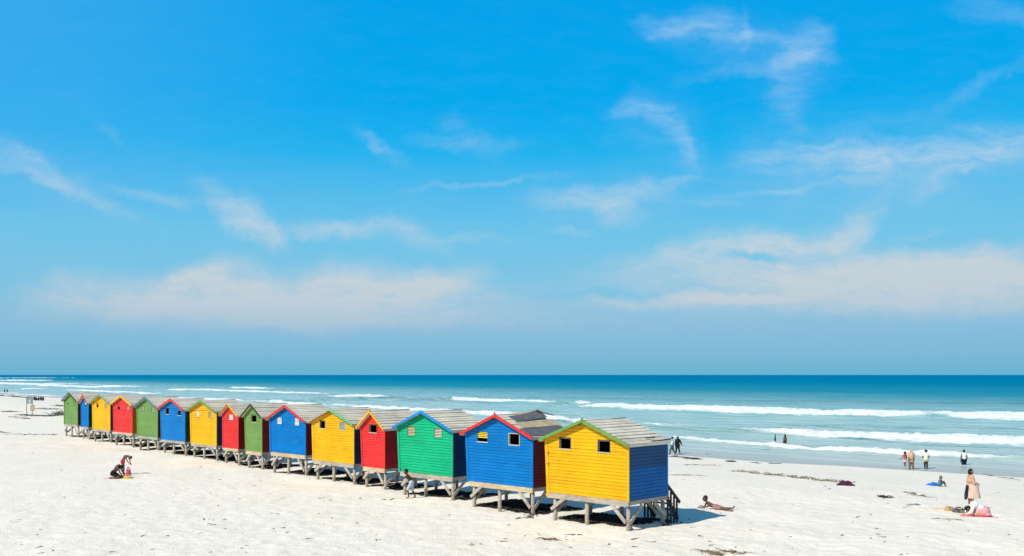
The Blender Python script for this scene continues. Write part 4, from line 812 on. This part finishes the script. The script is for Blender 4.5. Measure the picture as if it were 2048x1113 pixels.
# sign
def sign():
    A_ = at(53.3, 830.5); B_ = at(64.6, 830.5); rt = empty('beach_sign', A_); tag(rt, 'two post beach sign with a grey board above a smaller tan board', 'sign'); s = A_.y / F
    zz = lambda py: EYE - (py - HY) * s - A_.z; xx = lambda px: (px - 53.3) * s; pm = plain((.16, .18, .16), .6, name='painted steel')
    for px, t in ((53.3, 793), (64.6, 794)):
        mb = MB(); mb.tube([(xx(px) * 1.0, 0, -.4), (xx(px), 0, zz(t))], .045, 8); mb.build('post', pm, rt)
    mb = MB(); mb.box(xx(54.6), xx(66.4), -.10, -.05, zz(807.6), zz(793.2)); o = mb.build('board', plain((.24, .26, .25), .6, .2, 3, name='sign panel'), rt); o['label'] = 'grey upper board with pale notice'
    mb = MB(); mb.box(xx(58.6), xx(61), -.106, -.1005, zz(805.5), zz(800)); mb.build('notice', plain((.66, .68, .68), .6, .1, name='sign panel'), o)
    mb = MB(); mb.box(xx(61.2), xx(69.6), -.10, -.05, zz(822.6), zz(810)); o = mb.build('board', plain((.46, .34, .21), .6, .2, 3, name='sign panel'), rt); o['label'] = 'smaller tan lower board'
sign()

# ------------------------------------------------------------------ seaweed and driftwood
KELP = plain((.055, .042, .026), .7, .4, 9, .3, 'kelp'); KELPT = plain((.20, .15, .085), .75, .35, 9, .2, 'kelp'); KELPG = plain((.12, .11, .10), .8, .35, 9, .2, 'kelp')
def strand(mb, c0, ang, L, r, wig=.5, arch=.0, n=9):
    x, y = 0.0, 0.0; pts = []; a = ang; turn = random.uniform(-wig, wig)
    for k in range(n):
        X, Y = c0.x + x, c0.y + y; pts.append((x, y, gz(X, Y) - c0.z + r * .6 + arch * math.sin(math.pi * k / (n - 1)) * random.uniform(.6, 1)))
        a += turn * .35 + random.uniform(-wig, wig) * .5; x += math.cos(a) * L / n; y += math.sin(a) * L / n
    mb.tube(pts, [r * (1.15 - .85 * k / (n - 1)) for k in range(n)], 5)
def kelp(name, label, cat, spots, m=KELP, group=None, r=.022, wig=.5, per=1, L=.5, spread=.1, arch=.03, loc=None, any=False):
    c0 = at(*spots[0]); mb = MB()
    for (px, py) in spots:
        p = at(px, py)
        for _ in range(per):
            q = Vector((p.x + random.gauss(0, spread), p.y + random.gauss(0, spread), 0)); q.z = gz(q.x, q.y); m2 = MB(); strand(m2, q, random.uniform(-.5, .5) * (3.2 if any else 1) + random.choice((0, math.pi)), L * random.uniform(.5, 1.2), r * random.uniform(.6, 1.2), wig, arch * random.random())
            off = len(mb.v); d = q - c0; mb.v += [(a + d.x, b_ + d.y, c_ + d.z) for a, b_, c_ in m2.v]; mb.f += [[i + off for i in f] for f in m2.f]; mb.m += m2.m; mb.sm += m2.sm
    if len(spots) > 3:                                                 # thin tube through all spots, joins the strands into one piece
        ps = [at(*q) for q in sorted(spots)]; mb.tube([(p.x - c0.x, p.y - c0.y, p.z - c0.z + r * .3) for p in ps], r * .55, 5)
    return tag(mb.build(name, m, None, c0), label, cat, group)
line_ = lambda a, b_, n: [(a[0] + (b_[0] - a[0]) * k / (n - 1) + random.uniform(-4, 4), a[1] + (b_[1] - a[1]) * k / (n - 1) + random.uniform(-1, 1)) for k in range(n)]
kelp('kelp_drift', 'long tangled drift of brown seaweed leading to the maroon cloth', 'seaweed', line_((1475, 943), (1690, 966), 34), KELPT, per=4, L=.48, spread=.26, r=.018, arch=.13, wig=.9, any=True)
kelp('kelp_drift', 'dark seaweed line on the wet sand edge below the walking couple', 'seaweed', line_((1352, 914), (1400, 920), 12), KELP, per=3, L=.8, spread=.14, r=.035)
kelp('kelp_heap', 'dark flat seaweed lump lying alone in the shallow film of water', 'seaweed', [(1420, 910.5), (1418, 910.5), (1423, 910.8)], KELP, per=9, L=.5, spread=.16, r=.05, arch=.12)
kelp('kelp_heap', 'dark seaweed lump on the waterline right of the long wet line', 'seaweed', [(1462, 924), (1465, 924.5)], KELP, per=7, L=.5, spread=.12, r=.045, arch=.1)
kelp('kelp_heap', 'thin dark seaweed patch on the waterline below the bathing child', 'seaweed', [(1545, 927.5), (1552, 928)], KELP, per=5, L=.5, spread=.14, r=.03)
kelp('kelp_heap', 'small dark seaweed bits on the waterline above the long brown drift', 'seaweed', [(1510, 926), (1514, 927)], KELP, per=4, L=.4, spread=.12, r=.028)
kelp('kelp_strand', 'thin long brown kelp strand snaking right of the blue hut wall', 'seaweed', line_((1350, 950), (1395, 952), 5), KELPT, per=1, L=1.0, spread=.05, r=.018)
kelp('kelp_strand', 'scattered brown kelp pieces on sand below the walking couple', 'seaweed', line_((1368, 930), (1438, 931), 10), KELPT, per=2, L=.4, spread=.12, r=.018)
kelp('kelp_heap', 'tangled dark kelp knot on sand right of the maroon cloth', 'seaweed', [(1762, 994.5), (1768, 995.5), (1773, 995)], KELP, per=9, L=.42, spread=.08, r=.017, wig=1.2, arch=.1)
kelp('kelp_strand', 'forked kelp strand on sand left of the standing woman', 'seaweed', line_((1812, 985), (1862, 996), 7), KELPT, per=2, L=.5, spread=.05, r=.02, arch=.06)
kelp('kelp_strand', 'long thin kelp strand on sand below the peach towel', 'seaweed', line_((1880, 1038.5), (1912, 1040), 4), KELPT, per=1, L=.55, spread=.03, r=.017)
kelp('kelp_heap', 'tangle of dark driftwood and kelp at the bottom edge of the beach', 'seaweed', [(1412, 1106), (1424, 1107), (1436, 1106), (1452, 1104), (1470, 1105), (1482, 1109), (1440, 1111)], KELPT, per=4, L=.55, spread=.10, r=.018, wig=1.0, arch=.08)
kelp('kelp_heap', 'small brown seaweed lump with a long stalk below the large blue hut', 'seaweed', [(1100, 1080), (1104, 1080), (1088, 1080)], KELPT, per=5, L=.42, spread=.05, r=.016, wig=.9, arch=.08)
kelp('kelp_strand', 'dark curled kelp strand below the middle leg of the yellow hut', 'seaweed', [(1150, 1070), (1153, 1070.3), (1156, 1070.6)], KELP, per=1, L=.42, spread=.03, r=.02)
kelp('kelp_heap', 'seaweed clump at the foot of the large blue hut right leg', 'seaweed', [(1060, 1030), (1064, 1034), (1058, 1036)], KELP, per=5, L=.42, spread=.08, r=.015, wig=1.2, arch=.1)
kelp('kelp_strand', 'curved kelp arch on sand in front of the yellow hut corner leg', 'seaweed', [(1263, 1080)], KELP, per=2, L=.35, spread=.02, r=.018, wig=1.2, arch=.05)
kelp('kelp_strand', 'bent thin kelp stalk on sand below the shadow of the yellow hut', 'seaweed', [(1300, 1085.5), (1312, 1084)], KELPT, per=1, L=.55, spread=.03, r=.014)
kelp('driftwood', 'dark short stick on sand in front of the large blue hut', 'driftwood', [(1040, 1037)], KELP, per=2, L=.38, spread=.03, r=.02, wig=.15)
kelp('driftwood', 'dark bent stick on sand left of the walking boy', 'driftwood', [(772, 1000), (780, 1001)], KELP, per=1, L=.42, spread=.02, r=.018, wig=.4)
kelp('driftwood', 'reddish plank end leaning under the faded blue hut', 'driftwood', [(553, 935)], plain((.35, .2, .15), .8, name='kelp'), per=2, L=.8, spread=.04, r=.03, wig=.1, arch=.15)
kelp('kelp_drift', 'dark seaweed line along the sand at the foot of the beach sign', 'seaweed', line_((44, 830.5), (76, 832), 14), KELP, per=2, L=1.8, spread=.35, r=.035)
kelp('kelp_drift', 'dark seaweed line between the beach sign and the far left hut', 'seaweed', line_((88, 832.5), (108, 832.5), 9), KELP, per=2, L=1.6, spread=.3, r=.035)
kelp('kelp_heap', 'grey brown heap of dry seaweed left of the far left green hut', 'seaweed', [(113, 829), (117, 828), (120, 829), (124, 830.5), (118, 831), (112, 832)], KELPG, per=12, L=1.3, spread=.4, r=.028, wig=1.0, arch=.6)
kelp('kelp_drift', 'pale grey seaweed line on the sand left of the far hut legs', 'seaweed', line_((28, 868.5), (108, 870), 18), KELPG, per=1, L=.7, spread=.3, r=.022)
kelp('kelp_drift', 'dark seaweed streak at the left edge of the photo on open sand', 'seaweed', line_((0, 864), (14, 866), 4), KELPG, per=2, L=.7, spread=.2, r=.028)
kelp('kelp_drift', 'dark seaweed streaks on sand between the sign and the seated group', 'seaweed', line_((80, 817), (104, 820), 8), KELPG, per=2, L=2.0, spread=.5, r=.035)
kelp('kelp_drift', 'long grey seaweed line below the two strolling figures', 'seaweed', line_((-4, 790.5), (52, 795.5), 22), KELPG, per=2, L=3.0, spread=1.5, r=.06)
kelp('kelp_drift', 'thin seaweed streak beside the far left hut roof', 'seaweed', line_((114, 812), (127, 812.5), 5), KELP, per=2, L=2.0, spread=.4, r=.06)
kelp('kelp_drift', 'grey seaweed streak on open sand left of the beach sign', 'seaweed', line_((8, 823), (20, 824), 4), KELPG, per=2, L=1.8, spread=.5, r=.05)
kelp('kelp_drift', 'faint seaweed bits on open sand just below the sign line', 'seaweed', line_((20, 834), (60, 838), 8), KELPG, per=1, L=1.2, spread=.5, r=.04)
kelp('kelp_drift', 'dark seaweed strip on the waterline at the right edge of the photo', 'seaweed', line_((1968, 950.5), (2036, 960), 8), KELPT, per=2, L=.5, spread=.12, r=.018)
# loose scraps, a few shapes copied
protos = []
for k in range(7):
    mb = MB(); strand(mb, Vector((3, 26, gz(3, 26))), random.uniform(0, 6), random.uniform(.14, .42), random.uniform(.009, .017), random.choice((.2, .6, 1.2)), random.uniform(0, .03), 7)
    if k % 3 == 0: strand(mb, Vector((3, 26, gz(3, 26))), random.uniform(0, 6), .16, .015, 1.2, .03, 6)
    protos.append(mb)
mesh_p = [p.mesh('seaweed_scrap', [(KELP, KELPT, KELPT)[k % 3]]) for k, p in enumerate(protos)]
marks = [(640, 998), (646, 996), (660, 1001), (410, 1040), (418, 1038), (425, 1040.5), (450, 1040), (419, 1049), (432, 1050), (282, 1074), (338, 1073), (490, 1092), (562, 998), (568, 1057), (575, 1066), (612, 1079), (712, 1047), (755, 1081), (1020, 1050), (1015, 1052), (960, 1089), (943, 1091), (1000, 1084), (1080, 1071), (1048, 1073), (1130, 1080), (1145, 1081), (1220, 1090), (1270, 1095), (1416, 1083), (1418, 1092), (1470, 1096), (1530, 1104), (1585, 1099), (1682, 1072), (1755, 1070), (1772, 1075), (1712, 1036), (1800, 1110), (1812, 1108), (1896, 1043), (1660, 979), (1650, 973), (1468, 997), (1440, 1028), (1378, 1040), (1500, 985), (1370, 960), (1825, 945), (1745, 979), (1812, 1011), (1806, 1016), (1950, 985), (1998, 986), (1380, 1056), (1400, 1073), (80, 1095), (300, 1100), (128, 995), (318, 905), (345, 912), (520, 963), (400, 935), (620, 960)]
while len(marks) < 150:
    a = random.uniform(0, 2040); b_ = 880 + 230 * random.random() ** .8
    if 1.0 * b_ > 880 + max(0, (a - 160)) * .178 + 14 or a > 1480: marks.append((a, b_)) if not (a > 1330 and b_ < 965) else None
for k, (a, b_) in enumerate(marks):
    p = at(a, b_); o = bpy.data.objects.new('seaweed_scrap', mesh_p[k % 7]); col.objects.link(o); o.location = p; o.rotation_euler = (0, 0, random.uniform(0, 6.28)); s = random.uniform(.4, .85) if k >= 66 else random.uniform(.7, 1.1); o.scale = (s, s, s)
    tag(o, 'small loose scrap of dried seaweed lying on the open pale sand', 'seaweed', 'loose scraps of dried seaweed on the sand')
# dark flakes under the huts: some dry wrack, the rest painted-in shade
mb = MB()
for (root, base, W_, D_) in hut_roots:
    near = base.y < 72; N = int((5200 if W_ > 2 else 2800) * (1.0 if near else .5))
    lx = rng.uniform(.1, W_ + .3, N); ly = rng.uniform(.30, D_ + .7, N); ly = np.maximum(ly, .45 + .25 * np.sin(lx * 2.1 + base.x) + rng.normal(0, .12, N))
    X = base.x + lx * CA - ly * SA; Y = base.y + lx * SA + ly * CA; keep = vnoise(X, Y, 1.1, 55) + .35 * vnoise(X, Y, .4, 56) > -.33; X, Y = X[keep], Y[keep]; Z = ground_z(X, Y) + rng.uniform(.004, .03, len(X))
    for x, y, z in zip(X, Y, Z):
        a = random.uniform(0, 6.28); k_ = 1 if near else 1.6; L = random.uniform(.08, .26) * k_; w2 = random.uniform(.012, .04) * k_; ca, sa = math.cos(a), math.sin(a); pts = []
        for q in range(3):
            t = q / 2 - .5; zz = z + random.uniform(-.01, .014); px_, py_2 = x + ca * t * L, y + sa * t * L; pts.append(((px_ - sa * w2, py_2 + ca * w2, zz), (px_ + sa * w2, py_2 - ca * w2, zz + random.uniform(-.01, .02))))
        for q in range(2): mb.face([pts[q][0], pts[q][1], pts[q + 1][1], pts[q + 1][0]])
tag(mb.build('wrack_and_shade', plain((.05, .045, .041), .9, .4, 5, .05, 'kelp')), 'dark flakes under the huts, part dry seaweed, part painted-in shade', 'seaweed', None, 'stuff')
